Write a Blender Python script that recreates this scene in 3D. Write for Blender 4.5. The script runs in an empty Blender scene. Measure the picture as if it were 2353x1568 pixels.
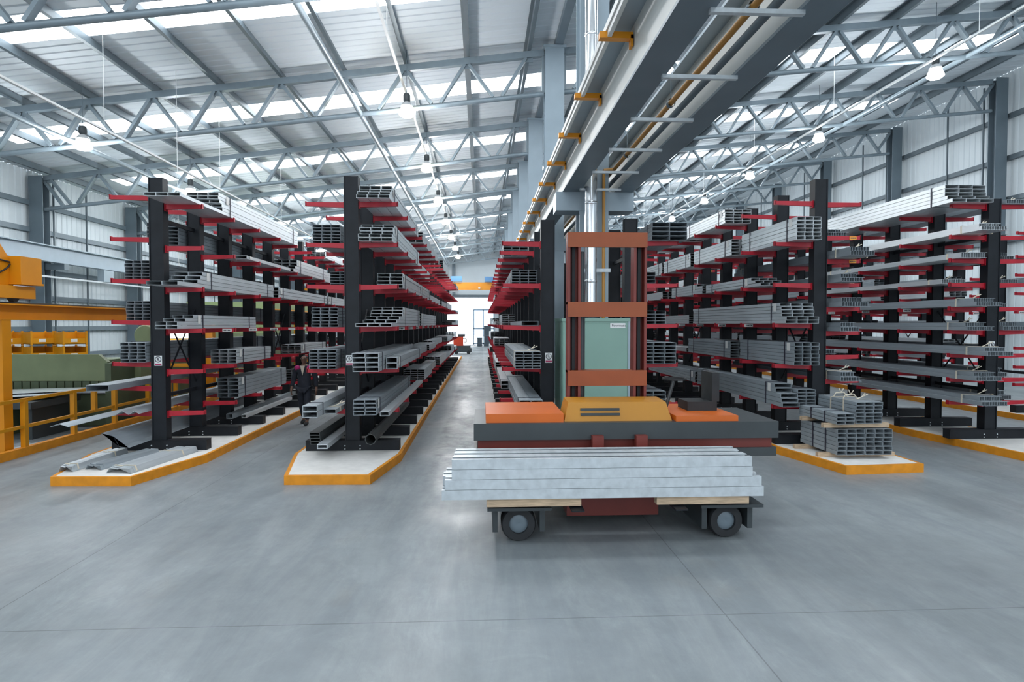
import bpy, math, random
from mathutils import Vector, Matrix
random.seed(7)
S = bpy.context.scene
C = S.collection

# ------------------------------------------------------------------ camera, world, exposure
F, EYE = 1400.0, 2.5                      # focal length in pixels of the 2353x1568 frame, eye height
YAW = math.atan((1176.5 - 1107.0) / F)
PITCH = math.atan((784.0 - 745.0) / F * math.cos(YAW))
FW = Vector((math.sin(YAW) * math.cos(PITCH), math.cos(YAW) * math.cos(PITCH), -math.sin(PITCH)))
RT = Vector((math.cos(YAW), -math.sin(YAW), 0))
UP = RT.cross(FW)
cam_data = bpy.data.cameras.new('camera')
cam = bpy.data.objects.new('camera', cam_data)
C.objects.link(cam)
cam_data.sensor_width = 36.0
cam_data.lens = F * 36.0 / 2353.0
cam_data.clip_end = 400
cam.matrix_world = Matrix(((RT.x, UP.x, -FW.x, 0), (RT.y, UP.y, -FW.y, 0), (RT.z, UP.z, -FW.z, EYE), (0, 0, 0, 1)))
S.camera = cam

W = bpy.data.worlds.new('overcast_sky'); S.world = W
W.use_nodes = True
bg = W.node_tree.nodes['Background']
bg.inputs['Color'].default_value = (0.83, 0.92, 1.0, 1)
bg.inputs['Strength'].default_value = 2.0
S.view_settings.view_transform = 'Standard'
S.view_settings.look = 'None'
S.view_settings.gamma = 1.0
S.view_settings.use_curve_mapping = False
S.view_settings.exposure = -0.25
S.cycles.max_bounces = 6
S.cycles.diffuse_bounces = 3
S.cycles.glossy_bounces = 3
S.cycles.transmission_bounces = 3
S.cycles.caustics_reflective = False
S.cycles.caustics_refractive = False
S.cycles.sample_clamp_indirect = 4.0
S.cycles.use_denoising = True
SKYLIGHT_POWER = 8.0
LAMP_WATTS = 380.0

sun_data = bpy.data.lights.new('sun', 'SUN'); sun_data.energy = 12.0; sun_data.angle = math.radians(6)
sun = bpy.data.objects.new('sun', sun_data); C.objects.link(sun)
sun.rotation_euler = (math.radians(-48), 0, math.radians(-12))      # high behind the far gable, onto the yard

def ray(px, py):
    return FW + RT * ((px - 1176.5) / F) + UP * ((784.0 - py) / F)
def atY(px, py, Y):
    d = ray(px, py); return Vector((0, 0, EYE)) + d * (Y / d.y)
def PX(px, Y): return atY(px, 745, Y).x
def PZ(px, py, Y): return atY(px, py, Y).z

# ------------------------------------------------------------------ materials
MATS = {}
def mat(name, col, rough=0.5, metal=0.0, vary=0.0, scale=3.0, emit=0.0, bump=0.0, stretch=None, spec=0.5):
    if name in MATS: return MATS[name]
    m = bpy.data.materials.new(name); m.use_nodes = True
    nt = m.node_tree; b = nt.nodes['Principled BSDF']
    b.inputs['Base Color'].default_value = (*col, 1)
    b.inputs['Roughness'].default_value = rough
    b.inputs['Metallic'].default_value = metal
    b.inputs['Specular IOR Level'].default_value = spec
    if emit:
        b.inputs['Emission Color'].default_value = (*col, 1)
        b.inputs['Emission Strength'].default_value = emit
    if vary or bump:
        tc = nt.nodes.new('ShaderNodeTexCoord')
        mp = nt.nodes.new('ShaderNodeMapping')
        if stretch: mp.inputs['Scale'].default_value = stretch
        nt.links.new(tc.outputs['Object'], mp.inputs['Vector'])
        nz = nt.nodes.new('ShaderNodeTexNoise')
        nz.inputs['Scale'].default_value = scale; nz.inputs['Detail'].default_value = 5
        nt.links.new(mp.outputs['Vector'], nz.inputs['Vector'])
        if vary:
            cr = nt.nodes.new('ShaderNodeValToRGB')
            cr.color_ramp.elements[0].position = 0.3
            cr.color_ramp.elements[1].position = 0.7
            cr.color_ramp.elements[0].color = (*[c * (1 - vary) for c in col], 1)
            cr.color_ramp.elements[1].color = (*[min(1, c * (1 + vary)) for c in col], 1)
            nt.links.new(nz.outputs['Fac'], cr.inputs['Fac'])
            nt.links.new(cr.outputs['Color'], b.inputs['Base Color'])
        if bump:
            bp = nt.nodes.new('ShaderNodeBump'); bp.inputs['Strength'].default_value = bump
            bp.inputs['Distance'].default_value = 0.02
            nt.links.new(nz.outputs['Fac'], bp.inputs['Height'])
            nt.links.new(bp.outputs['Normal'], b.inputs['Normal'])
    MATS[name] = m
    return m

GALV = mat('galvanised_steel', (0.57, 0.62, 0.655), 0.45, 0.3, 0.10, 2.0, stretch=(6, .6, 6))
GALV2 = mat('galvanised_steel_dull', (0.33, 0.375, 0.41), 0.55, 0.15, 0.12, 2.0, stretch=(6, .6, 6))
GALVB = mat('galvanised_steel_bright', (0.72, 0.77, 0.80), 0.33, 0.45, 0.05, 2.0, stretch=(6, .6, 6))
BLACK = mat('black_painted_steel', (0.011, 0.0135, 0.018), 0.5, 0.0, 0.25, 4.0, spec=0.3)
RED = mat('red_painted_steel', (0.44, 0.008, 0.024), 0.42, 0.0, 0.12, 5.0)
ORANGE = mat('orange_kerb_paint', (0.78, 0.29, 0.010), 0.6, 0.0, 0.12, 6.0, bump=0.1)
YELLOW = mat('yellow_painted_steel', (0.66, 0.275, 0.005), 0.42, 0.0, 0.08, 3.0)
CRANE = mat('crane_orange_paint', (0.74, 0.275, 0.006), 0.4, 0.0, 0.05, 2.0)
STEELGREY = mat('grey_painted_steel', (0.16, 0.205, 0.24), 0.45, 0.1, 0.08, 1.5)
STEELLIGHT = mat('light_grey_painted_steel', (0.34, 0.42, 0.48), 0.42, 0.1, 0.06, 1.5)
TRUSSM = mat('truss_grey_steel', (0.25, 0.31, 0.35), 0.40, 0.25, 0.10, 2.5)
PURLINM = mat('purlin_grey_steel', (0.13, 0.165, 0.19), 0.45, 0.2, 0.08, 2.0)
CREAM = mat('pale_girder_paint', (0.66, 0.68, 0.66), 0.45, 0.0, 0.05, 1.5)
SHEET = mat('white_wall_sheeting', (0.70, 0.77, 0.81), 0.5, 0.0, 0.04, 0.6)
ROOFM = mat('white_roof_sheeting', (0.80, 0.87, 0.92), 0.6, 0.0, 0.03, 0.6)
WHITE = mat('white_plastic', (0.85, 0.87, 0.87), 0.4)
ROPE = mat('pale_rope', (0.75, 0.68, 0.55), 0.8, 0.0, 0.1, 20.0)
TIMBER = mat('pale_timber', (0.58, 0.43, 0.29), 0.75, 0.0, 0.25, 6.0, stretch=(1, 8, 8))
GREENM = mat('sage_green_machine_paint', (0.185, 0.225, 0.12), 0.5, 0.0, 0.12, 2.0)
DGREEN = mat('dark_green_machine_paint', (0.075, 0.10, 0.055), 0.55, 0.0, 0.15, 2.0)
HEATER = mat('sea_green_enamel', (0.24, 0.40, 0.34), 0.38, 0.0, 0.05, 1.5)
FLUE = mat('stainless_steel', (0.82, 0.84, 0.86), 0.22, 0.95, 0.03, 2.0)
GASP = mat('ochre_gas_pipe_paint', (0.55, 0.27, 0.06), 0.45)
REDPAINT = mat('red_truck_paint', (0.60, 0.055, 0.02), 0.4, 0.0, 0.08, 2.0)
ORANGEP = mat('orange_truck_paint', (0.66, 0.135, 0.012), 0.4, 0.0, 0.06, 2.0)
MASTRED = mat('mast_red_paint', (0.19, 0.032, 0.024), 0.45, 0, 0.1, 3.0)
MASTOR = mat('mast_orange_paint', (0.32, 0.070, 0.016), 0.45, 0, 0.1, 3.0)
AMBER = mat('amber_truck_paint', (0.50, 0.215, 0.014), 0.45, 0.0, 0.06, 2.0)
OILED = mat('dark_oiled_steel', (0.085, 0.095, 0.095), 0.5, 0.2, 0.15, 3.0)
DKGREY = mat('charcoal_truck_paint', (0.045, 0.055, 0.06), 0.4, 0.0, 0.15, 2.0)
RUBBER = mat('black_rubber', (0.02, 0.022, 0.025), 0.7, 0.0, 0.2, 8.0)
MAGENTA = mat('magenta_cloth', (0.35, 0.01, 0.12), 0.8)
NAVY = mat('navy_cloth', (0.016, 0.019, 0.030), 0.85, 0.0, 0.2, 12.0)
SKIN = mat('dark_skin', (0.16, 0.085, 0.06), 0.5, 0.0, 0.08, 12.0)
LIPS = mat('lip_skin', (0.13, 0.055, 0.045), 0.5)
HAIR = mat('greying_hair', (0.05, 0.045, 0.045), 0.8)
SHIRT = mat('cream_shirt_cloth', (0.60, 0.52, 0.42), 0.8)
BLUEP = mat('blue_painted_steel', (0.10, 0.26, 0.50), 0.4)
CONTAIN = mat('slate_painted_steel', (0.07, 0.10, 0.13), 0.5)
LABELW = mat('label_paper', (0.80, 0.80, 0.78), 0.6)
LABELO = mat('orange_label', (0.90, 0.38, 0.05), 0.6)
SIGNRED = mat('sign_red', (0.40, 0.04, 0.12), 0.5)
SIGNBLK = mat('sign_black', (0.03, 0.03, 0.05), 0.5)
INK = mat('print_ink', (0.06, 0.06, 0.08), 0.6)
LAMPM = mat('lamp_bulb_glow', (1.0, 0.97, 0.92), 0.4, emit=22.0)
WARMLAMP = mat('warm_lamp_bulb_glow', (1.0, 0.86, 0.55), 0.4, emit=22.0)
LAMPGLASS = mat('lamp_reflector_glass', (0.8, 0.82, 0.84), 0.25, 0.3)
TUBEGLOW = mat('fluorescent_glow', (1.0, 0.96, 0.84), 0.4, emit=12.0)
SKYM = mat('skylight_glow', (0.90, 0.96, 1.0), 0.5, emit=SKYLIGHT_POWER)

def glass():
    m = bpy.data.materials.new('window_glass'); m.use_nodes = True
    b = m.node_tree.nodes['Principled BSDF']
    b.inputs['Base Color'].default_value = (0.85, 0.93, 1, 1)
    b.inputs['Roughness'].default_value = 0.02
    b.inputs['Transmission Weight'].default_value = 1.0
    return m
GLASS = glass()

def concrete(name, base, floor=False):
    m = bpy.data.materials.new(name); m.use_nodes = True
    nt = m.node_tree; N = nt.nodes.new; L = nt.links.new
    b = nt.nodes['Principled BSDF']
    geo = N('ShaderNodeNewGeometry')
    def noise(scale, detail=6, rough=0.6, st=None, dist=0.0):
        n = N('ShaderNodeTexNoise'); n.inputs['Scale'].default_value = scale
        n.inputs['Detail'].default_value = detail; n.inputs['Roughness'].default_value = rough
        n.inputs['Distortion'].default_value = dist
        if st:
            mp = N('ShaderNodeMapping'); mp.inputs['Scale'].default_value = st
            L(geo.outputs['Position'], mp.inputs['Vector']); L(mp.outputs['Vector'], n.inputs['Vector'])
        else: L(geo.outputs['Position'], n.inputs['Vector'])
        return n
    def ramp(src, p0, c0, p1, c1):
        r = N('ShaderNodeValToRGB'); e = r.color_ramp.elements
        e[0].position, e[1].position = p0, p1
        e[0].color, e[1].color = (*c0, 1), (*c1, 1)
        L(src.outputs['Fac'], r.inputs['Fac']); return r
    def mix(kind, a, bb, fac=1.0):
        x = N('ShaderNodeMix'); x.data_type = 'RGBA'; x.blend_type = kind
        x.inputs[0].default_value = fac
        L(a, x.inputs[6]); L(bb, x.inputs[7]); return x.outputs[2]
    k = lambda f: tuple(min(1, c * f) for c in base)
    big = ramp(noise(0.28, 6, 0.62, None, 0.4), 0.34, k(0.84), 0.66, k(1.14))
    fine = ramp(noise(4.0, 8, 0.7), 0.35, (0.88, 0.88, 0.88), 0.7, (1.05, 1.05, 1.05))
    col = mix('MULTIPLY', big.outputs['Color'], fine.outputs['Color'], 0.8)
    if floor:
        worn = ramp(noise(0.9, 8, 0.72, (2.2, 0.28, 1), 0.6), 0.42, (0.74, 0.76, 0.79), 0.60, (1.04, 1.04, 1.03))
        col = mix('MULTIPLY', col, worn.outputs['Color'], 0.55)
        rust = ramp(noise(0.55, 7, 0.7, None, 0.8), 0.60, (1, 1, 1), 0.74, (1.05, 0.97, 0.89))
        col = mix('MULTIPLY', col, rust.outputs['Color'], 0.7)
        # worn wheel track down the central aisle
        sp2 = N('ShaderNodeSeparateXYZ'); L(geo.outputs['Position'], sp2.inputs['Vector'])
        def smooth(sock, a, bb):
            q = N('ShaderNodeMapRange'); q.interpolation_type = 'SMOOTHSTEP'
            q.inputs['From Min'].default_value = a; q.inputs['From Max'].default_value = bb; L(sock, q.inputs['Value']); return q.outputs['Result']
        trk = N('ShaderNodeMath'); trk.operation = 'MULTIPLY'; L(smooth(sp2.outputs['X'], -.98, -.86), trk.inputs[0]); L(smooth(sp2.outputs['X'], .16, .04), trk.inputs[1])
        trk2 = N('ShaderNodeMath'); trk2.operation = 'MULTIPLY'; L(trk.outputs[0], trk2.inputs[0]); L(smooth(sp2.outputs['Y'], 7.5, 12), trk2.inputs[1])
        wet = ramp(noise(2.2, 8, .75, None, .8), .40, (.50, .52, .54), .62, (.98, .98, .97))
        xw = N('ShaderNodeMix'); xw.data_type = 'RGBA'; xw.blend_type = 'MULTIPLY'
        L(trk2.outputs[0], xw.inputs[0]); L(col, xw.inputs[6]); L(wet.outputs['Color'], xw.inputs[7]); col = xw.outputs[2]
        scuff = ramp(noise(1.3, 9, .78, (1, .45, 1), 1.5), .52, (1, 1, 1), .68, (1.22, 1.22, 1.20))
        col = mix('MULTIPLY', col, scuff.outputs['Color'], .7)
        # saw-cut joints: lines at set positions along both directions of the slab
        sep = N('ShaderNodeSeparateXYZ'); L(geo.outputs['Position'], sep.inputs['Vector'])
        acc = None
        for axis, pos in (('X', 2.09), ('X', -4.22), ('Y', 5.08), ('X', 8.4), ('Y', 60.0)):
            s = N('ShaderNodeMath'); s.operation = 'SUBTRACT'; s.inputs[1].default_value = pos
            L(sep.outputs[axis], s.inputs[0])
            a = N('ShaderNodeMath'); a.operation = 'ABSOLUTE'; L(s.outputs[0], a.inputs[0])
            g = N('ShaderNodeMath'); g.operation = 'GREATER_THAN'; g.inputs[1].default_value = 0.006
            L(a.outputs[0], g.inputs[0])
            if acc is None: acc = g
            else:
                mm = N('ShaderNodeMath'); mm.operation = 'MINIMUM'
                L(acc.outputs[0], mm.inputs[0]); L(g.outputs[0], mm.inputs[1]); acc = mm
        jr = N('ShaderNodeMapRange'); jr.inputs['To Min'].default_value = 0.62; jr.inputs['To Max'].default_value = 1.0
        L(acc.outputs[0], jr.inputs['Value'])
        col = mix('MULTIPLY', col, jr.outputs['Result'], 1.0)
        rr = N('ShaderNodeMapRange')
        rr.inputs['To Min'].default_value = 0.28; rr.inputs['To Max'].default_value = 0.62
        rr.inputs['From Min'].default_value = 0.35; rr.inputs['From Max'].default_value = 0.65
        L(noise(0.6, 7, 0.7, (1, .5, 1), 0.5).outputs['Fac'], rr.inputs['Value'])
        L(rr.outputs['Result'], b.inputs['Roughness'])
    else:
        b.inputs['Roughness'].default_value = 0.7
    L(col, b.inputs['Base Color'])
    bp = N('ShaderNodeBump'); bp.inputs['Strength'].default_value = 0.06; bp.inputs['Distance'].default_value = 0.01
    L(noise(9.0).outputs['Fac'], bp.inputs['Height']); L(bp.outputs['Normal'], b.inputs['Normal'])
    return m
FLOORM = concrete('polished_concrete', (0.285, 0.315, 0.33), True)
SLAB = concrete('pale_concrete_slab', (0.86, 0.84, 0.81))
OUTSIDE = mat('bright_yard_paving', (0.85, 0.86, 0.86), 0.8, vary=0.05)

# ------------------------------------------------------------------ mesh builder
class MB:
    def __init__(s): s.v = []; s.f = []
    def add(s, verts, faces):
        o = len(s.v); s.v += [tuple(p) for p in verts]; s.f += [tuple(i + o for i in f) for f in faces]; return s
    def box(s, x0, x1, y0, y1, z0, z1):
        s.add([(x0, y0, z0), (x1, y0, z0), (x1, y1, z0), (x0, y1, z0), (x0, y0, z1), (x1, y0, z1), (x1, y1, z1), (x0, y1, z1)],
              [(0, 3, 2, 1), (4, 5, 6, 7), (0, 1, 5, 4), (1, 2, 6, 5), (2, 3, 7, 6), (3, 0, 4, 7)]); return s
    def hexa(s, p): # eight corner points, bottom ring then top ring
        s.add(p, [(0, 3, 2, 1), (4, 5, 6, 7), (0, 1, 5, 4), (1, 2, 6, 5), (2, 3, 7, 6), (3, 0, 4, 7)]); return s
    def tube(s, x0, x1, y0, y1, z0, z1, t=0.004):  # open rectangular hollow section along Y
        o = [(x0, z0), (x1, z0), (x1, z1), (x0, z1)]; i = [(x0 + t, z0 + t), (x1 - t, z0 + t), (x1 - t, z1 - t), (x0 + t, z1 - t)]
        v = [(a, y0, c) for a, c in o] + [(a, y0, c) for a, c in i] + [(a, y1, c) for a, c in o] + [(a, y1, c) for a, c in i]
        f = []
        for k in range(4):
            n = (k + 1) % 4
            f += [(k, n, 8 + n, 8 + k), (4 + n, 4 + k, 12 + k, 12 + n), (n, k, 4 + k, 4 + n), (8 + k, 8 + n, 12 + n, 12 + k)]
        s.add(v, f); return s
    def prism(s, poly, axis, a, b): # polygon extruded along an axis
        def P(u, w, h):
            return {'x': (h, u, w), 'y': (u, h, w), 'z': (u, w, h)}[axis]
        n = len(poly)
        s.add([P(u, w, a) for u, w in poly] + [P(u, w, b) for u, w in poly],
              [tuple(range(n))[::-1], tuple(range(n, 2 * n))] + [(k, (k + 1) % n, n + (k + 1) % n, n + k) for k in range(n)]); return s
    def bar(s, p, q, w, h=None, n=4, cap=True, up=Vector((0, 0, 1))):
        p, q = Vector(p), Vector(q); d = (q - p).normalized()
        if abs(d.dot(up)) > 0.98: up = Vector((0, 1, 0))
        a = d.cross(up).normalized(); b = a.cross(d).normalized(); h = h or w
        ring = []
        for k in range(n):
            if n == 4: c, e = ((-.5, -.5), (.5, -.5), (.5, .5), (-.5, .5))[k]
            else: t = 2 * math.pi * k / n; c, e = math.cos(t) / 2, math.sin(t) / 2
            ring.append(a * (c * w) + b * (e * h))
        s.add([p + r for r in ring] + [q + r for r in ring],
              ([tuple(range(n))[::-1], tuple(range(n, 2 * n))] if cap else []) + [(k, (k + 1) % n, n + (k + 1) % n, n + k) for k in range(n)]); return s
    def path(s, pts, w, n=6):
        for a, b in zip(pts, pts[1:]): s.bar(a, b, w, w, n)
        return s
    def lathe(s, prof, c=(0, 0, 0), axis='z', n=24):
        v = []; f = []; m = len(prof)
        for k in range(n):
            t = 2 * math.pi * k / n; ct, st = math.cos(t), math.sin(t)
            for r, h in prof:
                if axis == 'z': v.append((c[0] + r * ct, c[1] + r * st, c[2] + h))
                elif axis == 'y': v.append((c[0] + r * ct, c[1] + h, c[2] + r * st))
                else: v.append((c[0] + h, c[1] + r * ct, c[2] + r * st))
        for k in range(n):
            for j in range(m - 1):
                a, b = k * m + j, ((k + 1) % n) * m + j
                f.append((a, b, b + 1, a + 1))
        s.add(v, f); return s
    def xf(s, M):
        s.v = [tuple(M @ Vector(p)) for p in s.v]; return s
    def mesh(s, name, m, smooth=False, off=(0, 0, 0)):
        me = bpy.data.meshes.new(name)
        me.from_pydata([(x - off[0], y - off[1], z - off[2]) for x, y, z in s.v], [], s.f)
        me.materials.append(m)
        if smooth:
            me.polygons.foreach_set('use_smooth', [True] * len(me.polygons))
            me.set_sharp_from_angle(angle=0.7)
        me.update(); return me

WL = {}
def wl(o): return WL.get(o.name, Vector((0, 0, 0))) if o else Vector((0, 0, 0))
def thing(name, label, cat, loc=(0, 0, 0), group=None, kind=None, rz=0.0):
    o = bpy.data.objects.new(name, None); C.objects.link(o); o.empty_display_size = 0.1
    o.location = loc; o.rotation_euler = (0, 0, rz)
    o['label'] = label; o['category'] = cat
    if group: o['group'] = group
    if kind: o['kind'] = kind
    WL[o.name] = Vector(loc); return o
def part(name, mb, m, parent, smooth=False, label=None):   # mesh given in world coordinates
    w = wl(parent)
    o = bpy.data.objects.new(name, mb.mesh(name, m, smooth, w)); C.objects.link(o); o.parent = parent
    WL[o.name] = w
    if label: o['label'] = label
    return o
def inst(name, me, parent, loc, rot=None):                 # shared mesh placed at a world position
    o = bpy.data.objects.new(name, me); C.objects.link(o); o.parent = parent
    o.location = Vector(loc) - wl(parent)
    if rot: o.rotation_euler = rot
    WL[o.name] = Vector(loc); return o
def solo(name, mb, m, label, cat, group=None, smooth=False, kind=None):
    xs, ys, zs = zip(*mb.v)
    loc = Vector(((min(xs) + max(xs)) / 2, (min(ys) + max(ys)) / 2, min(zs)))
    o = bpy.data.objects.new(name, mb.mesh(name, m, smooth, loc)); C.objects.link(o); o.location = loc
    o['label'] = label; o['category'] = cat
    if group: o['group'] = group
    if kind: o['kind'] = kind
    WL[o.name] = loc; return o
def structure(name, mb, m, label=None, cat=None):
    o = bpy.data.objects.new(name, mb.mesh(name, m)); C.objects.link(o); o['kind'] = 'structure'
    if label: o['label'] = label
    if cat: o['category'] = cat
    return o
def copy_tree(o, loc, label):
    c = o.copy(); C.objects.link(c); c.location = loc; c['label'] = label; WL[c.name] = Vector(loc)
    for ch in o.children:
        d = ch.copy(); C.objects.link(d); d.parent = c
        for g in ch.children:
            e = g.copy(); C.objects.link(e); e.parent = d
    return c
def text(body, size, loc, rot, m, parent, name='lettering', align='CENTER'):
    cu = bpy.data.curves.new(name, 'FONT'); cu.body = body; cu.size = size; cu.align_x = align; cu.align_y = 'CENTER'
    cu.extrude = 0.001; cu.materials.append(m)
    tmp = bpy.data.objects.new(name + '_curve', cu); C.objects.link(tmp)
    me = bpy.data.meshes.new_from_object(tmp.evaluated_get(bpy.context.evaluated_depsgraph_get()))
    bpy.data.objects.remove(tmp)
    o = bpy.data.objects.new(name, me); C.objects.link(o); o.parent = parent
    o.location = Vector(loc) - wl(parent); o.rotation_euler = rot; return o
ORD = ['first', 'second', 'third', 'fourth', 'fifth', 'sixth', 'seventh', 'eighth', 'ninth', 'tenth', 'eleventh', 'twelfth', 'thirteenth', 'fourteenth',
       'fifteenth', 'sixteenth', 'seventeenth', 'eighteenth', 'nineteenth', 'twentieth']

# ------------------------------------------------------------------ building shell
XL, XR, YN, YB = -18.7, 23.6, -11.0, 75.0
SX0, SX1 = -16.9, 20.2          # the rooflights stop short of both walls
D = 6.8
FRAMES = [12.7 + D * k for k in range(10)]              # truss and column lines
def ztop(x): return 10.83 + .128 * x if x < 2.1 else 11.099 + .105 * (x - 2.1)   # centre line of the top chords
def zroof(x): return ztop(x) + .42
STRIPS = [(15.25 - D + D * k, 16.5 - D + D * k) for k in range(-3, 10)]

structure('floor', MB().box(XL - .3, XR + .3, -14, YB + .3, -.2, 0), FLOORM, 'grey polished concrete warehouse floor', 'floor')
solo('yard', MB().box(-40, 40, YB + .3, YB + 60, -.3, -.05), OUTSIDE, 'bright paved yard seen through the far doorway', 'yard', kind='structure')

def ribbed_roof(y0, y1):      # trapezoid ribs running across the bays
    mb = MB(); n = max(1, round((y1 - y0) / .34)); p = (y1 - y0) / n
    prof = []
    for k in range(n):
        a = y0 + k * p
        prof += [(a, 0), (a + p * .68, 0), (a + p * .76, .022), (a + p * .92, .022)]
    prof.append((y1, 0))
    xs = [XL, 2.1, XR]; m = len(prof)
    mb.add([(x, y, zroof(x) + h) for x in xs for y, h in prof], [(j * m + i, j * m + i + 1, (j + 1) * m + i + 1, (j + 1) * m + i) for j in range(2) for i in range(m - 1)])
    return mb
roof = MB(); cur = YN
for a, b in STRIPS:
    if b <= YN: continue
    if a > cur: r = ribbed_roof(cur, a); roof.add(r.v, r.f)
    cur = b
r = ribbed_roof(cur, YB); roof.add(r.v, r.f)
for a, b in STRIPS:
    if b <= YN: continue
    for x0, x1 in ((XL, SX0), (SX1, XR)):
        roof.add([(x0, a, zroof(x0)), (x1, a, zroof(x1)), (x1, b, zroof(x1)), (x0, b, zroof(x0))], [(0, 1, 2, 3)])
structure('ceiling', roof, ROOFM, 'white ribbed sheet roof lining over both bays', 'ceiling')
nwin = 1
for a, b in STRIPS:
    if b <= YN: continue
    for x0, x1 in ((SX0, 2.1), (2.1, SX1)):
        mb = MB()
        mb.add([(x0, a, zroof(x0)), (x1, a, zroof(x1)), (x1, b, zroof(x1)), (x0, b, zroof(x0)), (x0, a, zroof(x0) + .05), (x1, a, zroof(x1) + .05), (x1, b, zroof(x1) + .05), (x0, b, zroof(x0) + .05)],
               [(0, 1, 2, 3), (4, 7, 6, 5)])
        structure('window_%d' % nwin, mb, SKYM); nwin += 1

def ribbed_wall(x, sign, ztopf):
    mb = MB(); y0, y1 = YN, YB; n = 256; p = (y1 - y0) / n; prof = []
    for k in range(n):
        a = y0 + k * p; prof += [(a, 0), (a + p * .7, 0), (a + p * .8, .03), (a + p * .9, .03)]
    prof.append((y1, 0)); m = len(prof)
    mb.add([(x + sign * h, y, z) for z in (0, ztopf) for y, h in prof], [(i, i + 1, m + i + 1, m + i) for i in range(m - 1)])
    return mb
structure('wall_left', ribbed_wall(XL, -1, zroof(XL)), SHEET, 'white ribbed metal left wall', 'wall')
structure('wall_right', ribbed_wall(XR, 1, zroof(XR)), SHEET, 'white ribbed metal right wall', 'wall')
# far gable wall with a tall doorway
DX0, DX1, DZ = -4.9, 1.55, 5.75
mb = MB()
def gable(x0, x1, z0):
    mb.add([(x0, YB, z0), (x1, YB, z0), (x1, YB, zroof(x1)), (x0, YB, zroof(x0)), (x0, YB + .25, z0), (x1, YB + .25, z0), (x1, YB + .25, zroof(x1)), (x0, YB + .25, zroof(x0))],
           [(0, 1, 2, 3), (5, 4, 7, 6), (0, 4, 5, 1), (0, 3, 7, 4), (1, 5, 6, 2)])
gable(XL, DX0, 0); gable(DX0, DX1, DZ); gable(DX1, 2.1, 0); gable(2.1, XR, 0)
structure('wall_back', mb, SHEET, 'white far gable wall around the bright doorway', 'wall')
# glazed side-hung doors standing in the right part of the doorway
d1 = bpy.data.objects.new('door_1', None); C.objects.link(d1); d1['kind'] = 'structure'; d1['label'] = 'blue-grey framed glass doors in the far doorway'; d1['category'] = 'door'
fx0, fx1, fz = -1.0, 1.5, 4.25
mb = MB()
for x in (fx0, .18, fx1): mb.box(x - .07, x + .07, YB - .1, YB + .05, 0, fz)
for z in (.12, 1.95, fz): mb.box(fx0, fx1, YB - .1, YB + .05, z - .08, z + .08)
part('door_frame', mb, mat('blue_grey_aluminium', (.36, .48, .62), .4, .2), d1)
for a, b in ((fx0 + .07, .11), (.25, fx1 - .07)):
    for c, e in ((.2, 1.87), (2.03, fz - .08)):
        part('pane', MB().box(a, b, YB - .03, YB - .015, c, e), GLASS, d1)
structure('trim_1', MB().box(DX0 - .15, DX1 + .15, YB - .12, YB, DZ, DZ + .35), STEELGREY, 'grey lintel over the far doorway', 'trim')

# purlins (under the roof sheets, along the building)
xs_left = [1.47 - 1.93 * k for k in range(11)]; xs_left = [x for x in xs_left if x > XL + .4]
xs_right = [3.74 + 1.95 * k for k in range(11)]; xs_right = [x for x in xs_right if x < XR - .4]
def zed(x, z, y0, y1):
    mb = MB(); t = .018
    poly = [(x - .1, z + .13), (x + t / 2, z + .13), (x + t / 2, z - .13 + t), (x + .1, z - .13 + t), (x + .1, z - .13), (x - t / 2, z - .13), (x - t / 2, z + .13 - t), (x - .1, z + .13 - t)]
    return mb.prism(poly, 'y', y0, y1)
for side, xs in (('left', sorted(xs_left, reverse=True)), ('right', xs_right)):
    for k, x in enumerate(xs):
        solo('roof_purlin', zed(x, ztop(x) + .26, YN, YB - .3), PURLINM, 'grey zed roof purlin over the %s bay, %s out from the central columns' % (side, ORD[k]), 'purlin', 'roof purlins of the %s bay' % side)
solo('valley_beam', MB().box(2.32, 2.56, YN, YB - .3, ztop(2.3) + .14, ztop(2.3) + .36), STEELGREY, 'broad grey eaves beam along the roof above the central columns', 'beam')

# roof trusses
def make_truss(side, x0, x1, nodes, Y, label):
    t = thing('roof_truss', label, 'roof truss', ((x0 + x1) / 2, Y, ztop((x0 + x1) / 2) - 1.25), 'roof trusses of the %s bay' % side)
    part('top_chord', MB().bar((x0, Y, ztop(x0)), (x1, Y, ztop(x1)), .17, .2), TRUSSM, t)
    part('bottom_chord', MB().bar((x0, Y, ztop(x0) - 1.27), (x1, Y, ztop(x1) - 1.27), .16, .16, 12), TRUSSM, t, True)
    for x in nodes:
        for s in (-1, 1):
            xb = x + s * .83
            if xb < x0 + .2 or xb > x1 - .2:
                continue
            part('web_member', MB().bar((x + s * .06, Y, ztop(x) - .1), (xb, Y, ztop(xb) - 1.2), .17, .09), TRUSSM, t)
        part('gusset_plate', MB().box(x - .16, x + .16, Y - .012, Y + .012, ztop(x) - .22, ztop(x) - .02), TRUSSM, t)
    xe = x1 if side == 'left' else x0
    part('end_post', MB().bar((xe - .02 if side == 'left' else xe + .02, Y, ztop(xe) - 1.25), (xe - .02 if side == 'left' else xe + .02, Y, ztop(xe)), .1), TRUSSM, t)
    return t
for side, x0, x1, nodes in (('left', XL + .65, 1.98, xs_left), ('right', 2.62, XR - .95, xs_right)):
    first = None
    for k, Y in enumerate(FRAMES[:9]):
        lab = 'grey tubular roof truss spanning the %s bay, %s from the camera' % (side, ORD[k])
        if first is None: first = make_truss(side, x0, x1, nodes, Y, lab)
        else: copy_tree(first, first.location + Vector((0, Y - FRAMES[0], 0)), lab)

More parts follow.
